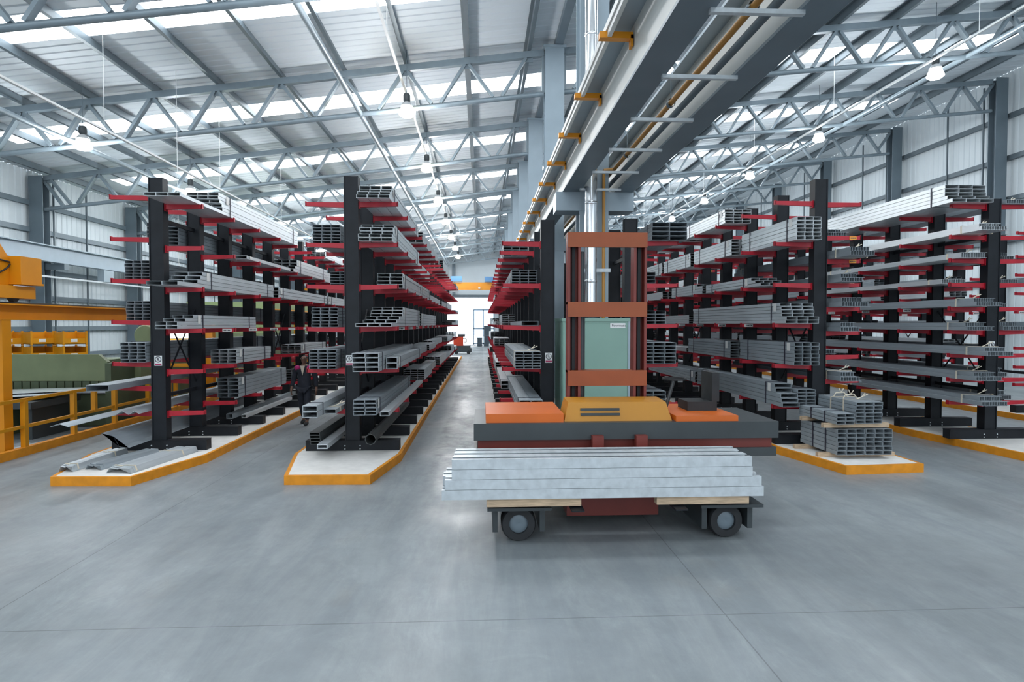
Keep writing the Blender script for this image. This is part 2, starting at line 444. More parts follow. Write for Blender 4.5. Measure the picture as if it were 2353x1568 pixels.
# building columns
def icol(x, y, w, d, z0, z1, t=.03):
    mb = MB(); mb.box(x - w / 2, x + w / 2, y - d / 2, y - d / 2 + t, z0, z1); mb.box(x - w / 2, x + w / 2, y + d / 2 - t, y + d / 2, z0, z1)
    mb.box(x - .02, x + .02, y - d / 2 + t, y + d / 2 - t, z0, z1); return mb
CX = 2.3
for k, Y in enumerate(FRAMES[:9]):
    c = thing('building_column', 'pale grey steel column under the roof joint, %s in the central row' % ORD[k], 'column', (CX, Y, 0), 'central row of building columns')
    part('shaft', icol(CX, Y, .6, .5, .147 if Y < 45 else 0, ztop(CX) + .05), STEELLIGHT, c)
    part('cap', MB().box(CX - .36, CX + .36, Y - .3, Y + .3, ztop(CX) + .05, ztop(CX) + .12), STEELLIGHT, c)
    part('corbel', MB().box(1.52, 3.12, Y - .26, Y + .26, 4.82, 5.2), STEELLIGHT, c)
for side, x in (('left', XL + .42), ('right', XR - .62)):
    for k, Y in enumerate(FRAMES[1:9]):
        c = thing('building_column', 'dark grey steel column against the %s wall, %s from the camera' % (side, ORD[k]), 'column', (x, Y, 0), 'columns along the %s wall' % side)
        part('shaft', icol(x, Y, .55, .42, 0, ztop(x) + .1), STEELGREY, c)
        s = 1 if side == 'left' else -1
        part('knee_brace', MB().bar((x + s * .25, Y, ztop(x) - .1), (x + s * 1.0, Y, ztop(x) - 1.15), .16, .1), TRUSSM, c)
# sheeting rails
for side, x, zs in (('left', XL + .1, (1.1, 2.3, 3.6, 4.7, 6.4, 7.5)), ('right', XR - .16, (2.5, 4.4, 6.25, 8.07, 9.9, 11.75))):
    for k, z in enumerate(zs):
        solo('sheeting_rail', MB().box(x - .07, x + .07, YN, YB - .1, z - .1, z + .1), PURLINM if side == 'right' else STEELGREY, 'long grey rail along the %s wall, %s from the floor' % (side, ORD[k]), 'wall rail', 'horizontal rails of the %s wall' % side)
for side, x in (('left', XL + .18), ('right', XR - .26)):
    for k in range(14):
        Y = FRAMES[0] + D * (k + 1) / 2 + 1.2 * (k % 2)
        if Y > YB - 1: break
        solo('wall_strut', MB().bar((x, Y, 0), (x, Y, zroof(x) - .3), .06), PURLINM, 'thin grey upright strut on the %s wall, %s from the camera' % (side, ORD[k]), 'strut', 'struts of the %s wall' % side)
for k, x in enumerate((-11.5, -3.4, 2.3, 10.5, 17)):
    if k == 1: mb = MB().box(x - .18, x + .18, YB - .4, YB - .1, DZ + .36, zroof(x) - .5)
    else: mb = MB().box(x - .18, x + .18, YB - .4, YB - .1, 0, zroof(x) - .5)
    solo('gable_post', mb, STEELGREY, 'grey post on the far gable wall, %s from the left' % ORD[k], 'post', 'posts of the far gable wall')

# lower roof tie bars along the building
for k, (x, z, w) in enumerate(((-3.78, ztop(-3.78) - 1.27, .15), (-12.3, ztop(-12.3) - 1.27, .15), (15.9, ztop(15.9) - 1.27, .15))):
    solo('roof_tie', MB().bar((x, 8, z), (x, 70, z), w, w, 10), TRUSSM, ['bright tie tube under the trusses over the aisle side of the left bay', 'bright tie tube under the trusses near the left wall', 'bright tie tube under the trusses near the right wall'][k], 'tie bar', smooth=True)
for k, (x, z) in enumerate(((-9.5, 7.4), (13.4, 10.35), (-2.42, 9.95))):
    t = thing('lighting_trunking', ['slim white trunking on drop rods over the far left rack', 'slim white trunking on drop rods in the right bay', 'slim white trunking on drop rods above the central aisle lamps'][k], 'trunking', (x, 40, z))
    part('rail', MB().bar((x, 12, z), (x, 68, z), .07, .05), WHITE, t)
    for Y in [16 + 6.8 * q for q in range(8)]:
        part('drop_rod', MB().bar((x, Y, z), (x, Y, zroof(x)), .018, .018, 6), WHITE, t)

# high-bay lamps
def make_lamp(x, y, z, label, glow, group):
    t = thing('high_bay_lamp', label, 'lamp', (x, y, z), group)
    part('reflector', MB().lathe([(.07, .36), (.13, .32), (.185, .22), (.175, .215), (.12, .30), (.06, .33)], (x, y, z)), LAMPGLASS, t, True)
    part('bulb', MB().lathe([(0, .30), (.11, .28), (.17, .20), (.23, .05), (.25, -.02), (.17, -.09), (0, -.11)], (x, y, z)), glow, t, True)
    part('gear_housing', MB().lathe([(0, .62), (.09, .61), (.11, .56), (.11, .40), (.07, .34), (0, .34)], (x, y, z)), DKGREY, t, True)
    part('hanger', MB().bar((x, y, z + .6), (x, y, zroof(x)), .02, .02, 6), STEELGREY, t)
    return t
def lamp_light(x, y, z, col):
    ld = bpy.data.lights.new('lamp_light', 'POINT'); ld.energy = LAMP_WATTS; ld.color = col; ld.shadow_soft_size = .25
    lo = bpy.data.objects.new('lamp_light', ld); C.objects.link(lo); lo.location = (x, y, z - .35)
for row, x, z, glow, ys, lab in (('aisle', -2.3, 9.0, WARMLAMP, FRAMES[:8], 'high-bay lamp above the central aisle'), ('left', -12.0, 7.85, LAMPM, FRAMES[1:7], 'high-bay lamp near the left wall'), ('right', 14.6, 10.5, LAMPM, FRAMES[1:8], 'high-bay lamp in the right bay')):
    first = None
    for k, Y in enumerate(ys):
        l = 'glowing %s, %s from the camera' % (lab, ORD[k])
        yy = Y - .35
        if first is None: first = make_lamp(x, yy, z, l, glow, row + ' row of high-bay lamps')
        else: copy_tree(first, (x, yy, z), l)
        lamp_light(x, yy, z, (.96, .97, 1.0) if row == 'aisle' else (.90, .96, 1))

# ------------------------------------------------------------------ central crane girders
def girder(name, xc, wt, label):
    g = thing(name, label, 'crane girder', (xc, 30, 5.2))
    part('bottom_flange', MB().box(xc - .175, xc + .175, 2.5, 74, 5.2, 5.235), STEELGREY, g)
    part('web', MB().box(xc - .012, xc + .012, 2.5, 74, 5.235, 6.06), CREAM, g)
    part('top_flange', MB().box(xc - wt, xc + wt, 2.5, 74, 6.06, 6.1), STEELLIGHT, g)
    part('crane_rail', MB().box(xc - .03, xc + .03, 2.5, 74, 6.1, 6.18), STEELGREY, g)
    return g
gl = girder('crane_girder', 1.825, .24, 'deep grey crane girder left of the central columns with orange brackets')
gr = girder('crane_girder', 2.915, .2, 'deep grey crane girder right of the central columns')
part('conductor_bar', MB().box(1.47, 1.56, 2.5, 74, 5.97, 6.05).box(1.49, 1.54, 2.5, 74, 5.90, 5.97), CREAM, gl)
for k in range(20):
    Y = 7.29 + 1.92 * k
    part('bracket', MB().box(1.40, 1.80, Y - .05, Y + .05, 5.89, 5.965).box(1.77, 1.80, Y - .05, Y + .05, 5.80, 5.935), CRANE, gl, label='orange bracket')
part('conduit', MB().bar((2.76, 2.5, 5.5), (2.76, 60, 5.5), .09, .09, 10), STEELGREY, gr, True)
part('cable_strip', MB().box(1.965, 1.995, 2.5, 60, 5.236, 5.3), WHITE, gl)
gp = thing('gas_pipe', 'ochre gas pipe running between the two crane girders and down the first column', 'pipe', (2.68, 20, 5.63))
part('elbow', MB().bar((2.47, 12.3, 5.6), (2.68, 12.3, 5.63), .075, .075, 12), GASP, gp, True)
part('long_run', MB().bar((2.68, 2.5, 5.63), (2.68, 60, 5.63), .075, .075, 12), GASP, gp, True)
part('drop_leg', MB().bar((2.47, 12.3, 2.62), (2.47, 12.3, 5.6), .065, .065, 12), GASP, gp, True)
for k in range(4):
    Y = 6.0 + 2.6 * k
    part('clamp', MB().lathe([(.06, -.04), (.06, .04)], (2.68, Y, 5.63), 'y', 10).bar((2.68, Y, 5.63), (2.68, Y, 6.05), .012, .012, 5), STEELGREY, gp)
for k in range(8):
    Y = 5.2 + 1.385 * k
    if abs(Y - 12.7) < .35: continue
    solo('strut_channel', MB().box(1.95, 2.78, Y - .025, Y + .025, 5.16, 5.2), GALV, 'thin galvanised strut bridging the two crane girders, %s from the camera' % ORD[k], 'strut', 'struts between the crane girders')

# flue and heater
fl = thing('flue_pipe', 'shiny stainless flue rising from the green heater to the roof', 'flue', (2.165, 12.08, 2.6))
mb = MB(); z = 2.6
part('pipe', MB().lathe([(.125, 2.6), (.125, 11.4)], (2.165, 12.08, 0), 'z', 28), FLUE, fl, True)
for z in (3.35, 4.9, 6.6, 8.2, 9.8):
    part('joint_band', MB().lathe([(.125, z - .03), (.132, z - .02), (.132, z + .02), (.125, z + .03)], (2.165, 12.08, 0), 'z', 28), FLUE, fl, True)
part('collar', MB().lathe([(.19, 2.6), (.19, 2.66), (.13, 2.72)], (2.165, 12.08, 0), 'z', 28), DKGREY, fl, True)
part('support_strap', MB().box(1.8, 2.6, 12.23, 12.26, 3.55, 3.62), GALV, fl)
hx0, hx1, hy0, hy1, hz = 1.50, 2.76, 11.25, 12.4, 2.6
ht = thing('warm_air_heater', 'tall sea-green warm air heater cabinet behind the truck', 'heater', ((hx0 + hx1) / 2, hy0, 0))
part('casing', MB().box(hx0, hx1, hy0, hy1, .14, hz), HEATER, ht)
part('side_panel', MB().box(hx0 + .01, hx0 + .28, hy0 - .012, hy0, .2, hz - .1), HEATER, ht)
part('front_panel', MB().box(hx0 + .295, hx1 - .05, hy0 - .012, hy0, .2, hz - .1), HEATER, ht)
part('corner_trim', MB().box(hx1 - .035, hx1 + .005, hy0 - .016, hy0 + .03, .14, hz), STEELLIGHT, ht)
part('top_rim', MB().box(hx0 - .01, hx1 + .01, hy0 - .02, hy1, hz - .05, hz + .01), HEATER, ht)
lp = part('name_plate', MB().box(PX(1403, 11.2), PX(1438, 11.2), hy0 - .02, hy0 - .012, PZ(1420, 754, 11.2), PZ(1420, 743, 11.2)), WHITE, ht, label='white name plate')
text('Powrmatic', .062, ((PX(1423, 11.2)), hy0 - .022, PZ(1420, 748.5, 11.2)), (math.pi / 2, 0, 0), INK, lp)
part('warning_label', MB().box(PX(1331, 11.2), PX(1341, 11.2), hy0 - .018, hy0 - .012, PZ(1336, 754, 11.2), PZ(1336, 743, 11.2)), LABELO, ht, label='orange warning label')
part('controller', MB().box(PX(1331, 11.2), PX(1342, 11.2), hy0 - .05, hy0 - .012, PZ(1336, 762, 11.2), PZ(1336, 754, 11.2)), LABELW, ht)
ns = part('notice_strip', MB().box(PX(1305, 11.2), PX(1312, 11.2), hy0 - .02, hy0 - .012, PZ(1308, 845, 11.2), PZ(1308, 803, 11.2)), SIGNRED, ht, label='red notice strip')
part('notice_head', MB().box(PX(1305, 11.2), PX(1312, 11.2), hy0 - .022, hy0 - .02, PZ(1308, 815, 11.2), PZ(1308, 803, 11.2)), WHITE, ns)
for py in (820, 829, 838):
    part('notice_mark', MB().box(PX(1306, 11.2), PX(1311, 11.2), hy0 - .022, hy0 - .02, PZ(1308, py + 4, 11.2), PZ(1308, py, 11.2)), SIGNBLK, ns)
part('paper_notice', MB().box(PX(1327, 11.2), PX(1341, 11.2), hy0 - .016, hy0 - .012, PZ(1334, 906, 11.2), PZ(1334, 892, 11.2)), LABELW, ht)

# ------------------------------------------------------------------ kerbed islands
def island(name, poly, label, front=2):
    xs = [p[0] for p in poly]; ys = [p[1] for p in poly]
    t = thing(name, label, 'plinth', ((min(xs) + max(xs)) / 2, min(ys), 0), 'kerbed plinths under the racks')
    cx = sum(xs) / len(xs); n = len(poly); T = .06
    inner = []
    for k in range(n):
        a, b, c = (Vector((*poly[(k + q) % n], 0)) for q in (-1, 0, 1))
        e1, e2 = (b - a).normalized(), (c - b).normalized()
        n1, n2 = Vector((-e1.y, e1.x, 0)), Vector((-e2.y, e2.x, 0))
        mnn = (n1 + n2).normalized(); inner.append(b + mnn * (T / max(.4, mnn.dot(n1))))
    part('slab', MB().prism([(p.x, p.y) for p in inner], 'z', 0, .145), SLAB, t)
    for k in range(n):
        a, b = Vector((*poly[k], 0)), Vector((*poly[(k + 1) % n], 0)); c, d = inner[(k + 1) % n], inner[k]
        if min(a.y, b.y) > 44: continue
        u = Vector((0, 0, .145))
        part('kerb', MB().hexa([a, b, c, d, a + u, b + u, c + u, d + u]), ORANGE, t, label='orange painted kerb')
    return t
island('rack_plinth', [(-6.64, 9.66), (-5.40, 9.6), (-4.95, 11.2), (-4.95, 45), (-7.1, 45), (-7.1, 11.3)], 'orange-kerbed concrete plinth under the leftmost rack with folded flashings on its nose')
island('rack_plinth', [(-3.07, 9.56), (-1.74, 9.52), (-1.47, 11.1), (-1.47, 45), (-3.4, 45), (-3.4, 11.2)], 'orange-kerbed concrete plinth with a bare white nose, left of the central aisle')
island('rack_plinth', [(.6, 10.2), (4.0, 10.2), (4.1, 11.0), (4.1, 45), (.44, 45), (.44, 11.0)], 'orange-kerbed concrete plinth right of the central aisle under the green heater')
island('rack_plinth', [(6.03, 9.74), (7.44, 9.85), (7.52, 45), (5.75, 45), (5.66, 11.4)], 'orange-kerbed concrete plinth with a timber-packed steel stack on its nose')
island('rack_plinth', [(9.95, 10.0), (11.2, 10.0), (11.5, 45), (9.5, 45), (9.55, 13.0)], 'orange-kerbed concrete plinth under the sixth rack at the right edge')
island('rack_plinth', [(14.0, 12.0), (16.0, 12.0), (16.0, 45), (13.9, 45)], 'orange-kerbed concrete plinth seen low behind the sixth rack')

# ------------------------------------------------------------------ cantilever racks
def arm_mesh(L, s):
    mb = MB(); w = .032
    # tapering arm with a small upturned end and a bolted root plate
    mb.hexa([(0, -w, -.045), (s * L, -w, -.02), (s * L, w, -.02), (0, w, -.045), (0, -w, .05), (s * L, -w, .05), (s * L, w, .05), (0, w, .05)] if s > 0 else
            [(s * L, -w, -.02), (0, -w, -.045), (0, w, -.045), (s * L, w, -.02), (s * L, -w, .05), (0, -w, .05), (0, w, .05), (s * L, w, .05)])
    mb.box(min(0, s * .02), max(0, s * .02), -.05, .05, -.075, .06)
    a = s * (L - .012); mb.box(min(a, a + s * .02), max(a, a + s * .02), -w, w, -.02, .064)
    return mb
ARM = {}
def arm(L, s):
    k = (round(L, 3), s)
    if k not in ARM: ARM[k] = arm_mesh(L, s).mesh('arm', RED)
    return ARM[k]
def hpost(x, y, z0, z1):
    mb = MB(); mb.box(x - .13, x - .112, y - .1, y + .1, z0, z1); mb.box(x + .112, x + .13, y - .1, y + .1, z0, z1)
    mb.box(x - .112, x + .112, y - .085, y - .070, z0, z1); return mb
RACKS = {
 'R1': dict(x=-6.0, y=11.7, n=21, p=1.46, top=5.2, L=(.86, [.82, 1.29, 1.74, 2.52, 3.29, 4.06, 4.83]), R=(.80, [.82, 1.6, 2.36, 3.13, 3.9, 4.67]), lab='tall black cantilever rack with red arms, leftmost, before the yellow railing', nm='leftmost rack'),
 'R2': dict(x=-2.40, y=11.5, n=20, p=1.5, top=5.22, L=(.84, [.87, 1.62, 2.39, 3.18, 3.95, 4.70]), R=(.84, [.87, 1.62, 2.40, 3.18, 3.96, 4.71]), lab='tall black cantilever rack with red arms, lining the left of the central aisle', nm='second rack from left'),
 'R3': dict(x=1.25, y=11.6, n=20, p=1.5, top=4.47, L=(.86, [.85, 1.63, 2.42, 3.22, 4.01]), R=(0, []), lab='single-sided black cantilever rack lining the right of the central aisle', nm='third rack from left'),
 'R7': dict(x=3.0, y=12.25, n=18, p=1.5, top=4.62, L=(0, []), R=(.98, [.85, 1.65, 2.45, 3.27, 4.12]), lab='single-sided black rack behind the truck mast, backing onto the green heater', nm='fourth rack from left'),
 'R4': dict(x=6.60, y=11.7, n=20, p=1.5, top=5.32, L=(.88, [.86, 1.66, 2.46, 3.25, 4.05, 4.85]), R=(.84, [.88, 1.36, 1.84, 2.31, 2.78, 3.25, 3.72, 4.18, 4.83]), lab='tall black cantilever rack with red arms behind the right end of the truck', nm='fifth rack from left'),
 'R5': dict(x=10.43, y=12.05, n=19, p=1.5, top=5.05, L=(.86, [.87, 1.34, 1.84, 2.32, 2.8, 3.29, 3.78, 4.26, 4.89]), R=(.86, [.87, 1.34, 1.84, 2.32, 2.8, 3.29, 3.78, 4.26, 4.89]), lab='black cantilever rack of long strapped profiles near the right edge', nm='sixth rack from left'),
 'R6': dict(x=15.0, y=14.0, n=16, p=1.5, top=5.05, L=(.86, [.87, 1.34, 1.84, 2.32, 2.8, 3.29, 3.78, 4.26, 4.89]), R=(0, []), lab='black cantilever rack glimpsed behind the sixth rack toward the right wall', nm='seventh rack from left'),
}
ARMLEN_NOTE = None
for key, R in RACKS.items():
    x = R['x']
    rk = thing('cantilever_rack', R['lab'], 'rack', (x, R['y'], .14), 'cantilever racks')
    R['obj'] = rk
    narms = 0; rest = MB(); basebox = {}
    pm = hpost(0, 0, .147, R['top']).mesh('post', BLACK)
    bl = -.86 if R['L'][0] else -.15; br = .86 if R['R'][0] else .15
    bm = MB().box(bl, br, -.1, .1, .147, .33).box(bl, br, -.115, .115, .33, .338).mesh('base', BLACK)
    boltm = MB()
    for sx in (-.09, .09, ):
        for dz in (.18, .24): boltm.lathe([(0, -.012), (.012, -.012), (.012, 0)], (sx + .05 * (1 if sx > 0 else -1), -.1, dz), 'y', 6)
    boltmesh = boltm.mesh('bolt', GALVB)
    for k in range(R['n']):
        y = R['y'] + R['p'] * k
        ps = inst('post', pm, rk, (x, y, 0))
        inst('base', bm, ps, (x, y, 0))
        if k < 5: inst('bolts', boltmesh, ps, (x, y, 0))
        cnt = len(R['L'][1]) + len(R['R'][1])
        near = narms + cnt <= 100
        for s, sd in ((-1, 'L'), (1, 'R')):
            L, lv = R[sd]
            for z in lv:
                if near:
                    inst('arm', arm(L - .13, s), ps, (x + s * .13, y, z)); narms += 1
                else:
                    am = arm_mesh(L - .13, s).xf(Matrix.Translation((x + s * .13, y, z))); rest.add(am.v, am.f)
    if rest.v:
        o = part('arm', rest, RED, rk); o['kind'] = 'stuff'
    for k in range(0, R['n'] - 1, 2):        # longitudinal ties and cross bracing
        y0, y1 = R['y'] + R['p'] * k, R['y'] + R['p'] * (k + 1)
        for z in (1.15, R['top'] - .75):
            part('tie_bar', MB().bar((x, y0, z), (x, y1, z), .05, .07), BLACK, rk)
            if k + 2 < R['n']: part('tie_bar', MB().bar((x, y1, z), (x, y1 + R['p'], z), .05, .07), BLACK, rk)
        if k % 4 == 0:
            part('cross_brace', MB().bar((x, y0, 1.2), (x, y1, 2.9), .03, .012).bar((x + .015, y0, 2.9), (x + .015, y1, 1.2), .03, .012), BLACK, rk)
# shelf labels on arm ends
def shelf_labels(key, side, lvl, posts, m, w=.19):
    R = RACKS[key]; s = -1 if side == 'L' else 1; L, lv = R[side]; z = lv[lvl]
    for k in posts:
        y = R['y'] + R['p'] * k; xa = R['x'] + s * (L - .16)
        o = part('shelf_label', MB().box(xa - w / 2, xa + w / 2, y - .042, y - .034, z - .022, z + .04), m, R['obj'], label='printed shelf label')
        if k < 4:
            for q in range(5):
                part('print', MB().box(xa - w * .36 + q * w * .15, xa - w * .26 + q * w * .15, y - .0435, y - .042, z - .005, z + .022), INK, o)
shelf_labels('R1', 'R', 2, range(1, 9), LABELW)
shelf_labels('R2', 'R', 2, range(1, 9), LABELW)
shelf_labels('R4', 'L', 2, range(1, 6), LABELW)
shelf_labels('R4', 'R', 7, range(0, 6), LABELO, .14)
shelf_labels('R4', 'R', 6, range(0, 6), LABELO, .14)
shelf_labels('R5', 'L', 4, range(1, 5), LABELW)
shelf_labels('R6', 'L', 4, range(1, 5), LABELW)

# no-pedestrian signs
def sign(x, y, z, label, s=1.0):
    t = thing('prohibition_sign', label, 'sign', (x, y, z), 'no pedestrian signs')
    w, h = .115 * s, .235 * s / 2 * 1.6
    part('plate', MB().box(x - w / 2 * 1.2, x + w / 2 * 1.2, y - .006, y, z, z + h), WHITE, t)
    cz = z + h * .63; r = w * .5
    part('ring', MB().lathe([(r * .80, -.001), (r, -.001), (r, -.004), (r * .80, -.004), (r * .80, -.001)], (x, y - .006, cz), 'y', 28), SIGNBLK, t, label='dark ring')
    part('slash', MB().bar((x - r * .62, y - .010, cz + r * .62), (x + r * .62, y - .010, cz - r * .62), r * .16, .003), SIGNBLK, t)
    fig = MB().lathe([(0, -.001), (r * .15, -.001), (r * .15, -.003), (0, -.003)], (x, y - .008, cz + r * .52), 'y', 12)
    for a, b, wd in (((0, .36), (0, -.12), .22), ((0, -.08), (-.3, -.62), .15), ((0, -.08), (.26, -.6), .15), ((0, .3), (-.34, -.05), .11), ((0, .3), (.34, .0), .11)):
        fig.bar((x + a[0] * r, y - .0095, cz + a[1] * r), (x + b[0] * r, y - .0095, cz + b[1] * r), wd * r, .003)
    part('walking_figure', fig, SIGNBLK, t)
    b = part('caption_band', MB().box(x - w * .52, x + w * .52, y - .009, y - .006, z + h * .06, z + h * .22), SIGNRED, t, label='red caption band')
    return t
sy = .087
sign(-6.0, 11.7 - .088, PZ(370, 841, 11.6), 'white no-pedestrian sign on the first post of the leftmost rack')
sign(-2.45, 11.5 - .088, PZ(808, 840, 11.4), 'white no-pedestrian sign half hidden by channels on the second rack')
sign(1.27, 11.6 - .088, PZ(1260, 834, 11.5), 'white no-pedestrian sign beside a dark bundle on the third rack')
sign(10.42, 12.05 - .088, PZ(2272, 806, 11.96), 'white no-pedestrian sign on the first post of the sixth rack')

# ------------------------------------------------------------------ steel bundles on the racks
CH = {}
def chan(w, h, L, m, t=.004):
    k = (round(w, 3), round(h, 3), round(L, 2), m.name)
    if k not in CH: CH[k] = MB().tube(0, w, 0, L, 0, h, t).mesh('channel', m)
    return CH[k]
CEE = {}
def cee(h, L, fl=.05, t=.005, m=None):
    m = m or GALV; k = (round(h, 3), round(L, 2), m.name)
    if k not in CEE:
        poly = [(0, 0), (fl, 0), (fl, t), (t, t), (t, h - t), (fl, h - t), (fl, h), (0, h)]
        CEE[k] = MB().prism(poly, 'y', 0, L).mesh('profile', m)
    return CEE[k]
COUNT = {}
SIDE = {'L': 'left', 'R': 'right'}
OCC = {}
BUNDLES = []
def bundle(key, side, lvl, Y, L, x0, x1, cols, rows, ch, m=GALV, stag=None, near=True, kind='channel', tag=True, z=None, rope=False, lab=None, straps=True, t=.004, grp=None):
    """x0, x1 in metres; lvl index from the bottom arm; Y front end; ch one row's height"""
    zz = (RACKS[key][side][1][lvl] + .053) if z is None else z
    if z is None: OCC.setdefault((key, side, lvl), []).append((Y, Y + L))
    name = 'steel_bundle'
    if z is None:                      # keep clear of the posts and of the bolted arm plates
        rx_ = RACKS[key]['x']
        d = max(0, x1 - (rx_ - .16)) if side == 'L' else -max(0, (rx_ + .16) - x0)
        x0 -= d; x1 -= d
    if lab is None:
        lab = '@'
    w = (x1 - x0) / cols
    root = thing(name, lab, 'steel bundle', ((x0 + x1) / 2, Y, zz), grp or ('strapped steel bundles on the racks'))
    BUNDLES.append((root, key, side, lvl, Y, m, cols, rows, kind))
    stag = stag or [0] * rows
    if kind == 'channel':
        if near:
            for r in range(rows):
                for c in range(cols):
                    j = random.uniform(-.012, .012)
                    LL = L - stag[r]
                    inst('channel', chan(w - .006, ch - .006, LL, m, t), root, (x0 + c * w + .002 + random.uniform(-.006, .006), Y + stag[r] + j, zz + r * ch))
        else:
            mb = MB()
            for r in range(rows):
                for c in range(cols):
                    j = random.uniform(-.03, .03); mb.tube(x0 + c * w + .002, x0 + (c + 1) * w - .002, Y + stag[r] + j, Y + L + j, zz + r * ch, zz + (r + 1) * ch - .003, .004)
            part('channels', mb, m, root)
    elif kind == 'profile':
        pitch = .05; n = max(3, int((x1 - x0 - .08) / pitch))
        for r in range(rows):
            sh = 0 if r == 0 else random.choice((-1, 1)) * .05
            for c in range(n - (2 if r else 0)):
                inst('profile', cee(ch - .003, L - stag[r], .05, .005, m), root, (x0 + c * pitch + (.06 if r else 0), Y + stag[r] + random.uniform(-.01, .01), zz + r * ch))
    top = zz + rows * ch
    if straps and near:
        smax = max(stag)
        for yy in ((Y + smax + .35), (Y + L - .45)):
            mb = MB(); e = .006
            xa, xb = x0 - e, x1 + e
            for a, b, c, d in ((xa, xa + e, zz, top + e), (xb - e, xb, zz, top + e), (xa, xb, top, top + e), (xa, xb, zz - .003, zz + .001)):
                mb.box(a, b, yy, yy + .035, c, d)
            part('strap', mb, SIGNBLK if not rope else ROPE, root, label='dark strap' if not rope else 'pale rope tie')
        if rope:
            yy = Y + smax + .36; xc = (x0 + x1) / 2 + .1
            part('rope_knot', MB().path([(xc - .1, yy, top + .005), (xc, yy, top + .05), (xc + .05, yy, top + .11)], .018).path([(xc, yy, top + .05), (xc + .1, yy, top + .09)], .018), ROPE, root)
    if tag and near:
        xf = x1 + .004 if side == 'R' else x0 - .004
        smax = max(stag); yy = Y + smax + .16
        part('tag', MB().box(xf - .002, xf + .002, yy, yy + .12, top - min(.17, rows * ch * .8), top - .01), LABELW, root, label='white paper tag')
    return root
def bp(key, side, lvl, Y, L, p0, p1, cols, rows, ch, **k):   # x range taken from picture columns at depth Y
    return bundle(key, side, lvl, Y, L, PX(p0, Y), PX(p1, Y), cols, rows, ch, **k)

# first rack, left side
bp('R1', 'L', 4, 11.95, 6.2, 289, 347, 3, 6, .062, m=GALV2)
bp('R1', 'L', 3, 11.95, 6.2, 290, 347, 3, 6, .062, m=GALV2)
bp('R1', 'L', 2, 11.5, 6.0, 278, 337, 3, 6, .062, m=GALV2)
bundle('R1', 'L', 1, 10.8, 7.2, -6.80, -6.42, 1, 1, .11, m=GALV2, tag=False, straps=False)
bundle('R1', 'L', 5, 12.8, 6.0, -6.80, -6.17, 3, 6, .075, m=GALV2)
bundle('R1', 'L', 5, 19.6, 6.0, -6.80, -6.17, 3, 4, .08, m=GALV2)
bundle('R1', 'L', 3, 18.6, 6.0, -6.80, -6.17, 3, 5, .07, m=GALV2)
bundle('R1', 'L', 2, 17.9, 6.0, -6.80, -6.17, 3, 5, .07, m=GALV2)
# first rack, right side
bundle('R1', 'R', 5, 10.9, 6.8, -5.84, -5.22, 3, 6, .066, m=GALVB, stag=[0, 1.75, 1.7, 1.62, 1.56, 1.56])
bundle('R1', 'R', 4, 17.2, 3.6, -5.84, -5.2, 3, 4, .09, m=GALVB, stag=[0, .15, .3, .3])
bundle('R1', 'R', 4, 13.9, 3.1, -5.75, -5.22, 2, 1, .08, m=GALVB, tag=True, straps=False)
bundle('R1', 'R', 3, 10.95, 4.9, -5.84, -5.30, 2, 4, .078, m=GALV, stag=[0, .75, .85, .95])
bundle('R1', 'R', 3, 16.05, 5.0, -5.84, -5.24, 3, 3, .09, m=GALV)
bundle('R1', 'R', 3, 21.2, 5.0, -5.84, -5.24, 3, 3, .09, m=GALVB)
bundle('R1', 'R', 2, 11.2, 3.8, -5.84, -5.44, 2, 4, .066, m=GALV, stag=[0, 0, .3, .62])
bundle('R1', 'R', 1, 13.4, 2.15, -5.82, -5.28, 3, 4, .075, m=GALV)
bundle('R1', 'R', 1, 17.9, 2.8, -5.78, -5.22, 3, 4, .065, m=GALVB)
bundle('R1', 'R', 0, 13.75, 3.3, -5.84, -5.38, 2, 5, .088, m=GALV2)
# second rack, left side
bp('R2', 'L', 4, 11.6, 6.0, 720, 784, 3, 6, .060, m=GALV2)
bundle('R2', 'L', 3, 13.0, 6.0, -3.16, -2.54, 3, 6, .062, m=GALV2)
bp('R2', 'L', 2, 11.45, 6.0, 716, 777, 3, 6, .061, m=GALV2)
bp('R2', 'L', 1, 11.3, 6.0, 710, 772, 3, 6, .060, m=GALV2)
bp('R2', 'L', 0, 10.35, 6.5, 692, 727, 1, 2, .105, m=GALV, tag=False, t=.008)
bp('R2', 'L', 0, 10.8, 5.0, 757, 790, 1, 1, .085, m=GALV, tag=False, straps=True, rope=True)
# second rack, right side
bundle('R2', 'R', 5, 11.1, 5.0, -2.25, -1.66, 3, 4, .072, m=GALVB, stag=[0, .12, .25, .3])
bundle('R2', 'R', 4, 11.25, 4.7, -2.26, -1.64, 3, 5, .068, m=GALVB, stag=[0, 0, .12, .12, .25])
bundle('R2', 'R', 3, 12.5, 3.6, -2.12, -1.6, 2, 4, .075, m=GALVB)
bundle('R2', 'R', 3, 16.25, 2.6, -2.12, -1.6, 2, 4, .075, m=GALVB)
bundle('R2', 'R', 2, 10.95, 4.9, -2.26, -1.62, 3, 6, .066, m=GALVB, stag=[0, .7, 1.0, 1.45, 1.55, 1.6])
bundle('R2', 'R', 2, 16.1, 5.0, -2.26, -1.6, 3, 5, .066, m=GALVB)
bundle('R2', 'R', 1, 10.65, 5.2, -2.24, -1.78, 2, 4, .082, m=GALV, tag=False, t=.006)
bundle('R2', 'R', 1, 11.3, 4.4, -1.76, -1.55, 1, 2, .11, m=GALV, t=.006)
bundle('R2', 'R', 0, 10.6, 5.0, -2.22, -1.82, 2, 4, .068, m=GALV2, t=.006)
bundle('R2', 'R', 0, 10.5, 6.0, -1.74, -1.58, 1, 1, .08, m=GALVB, tag=False, straps=False, t=.006)
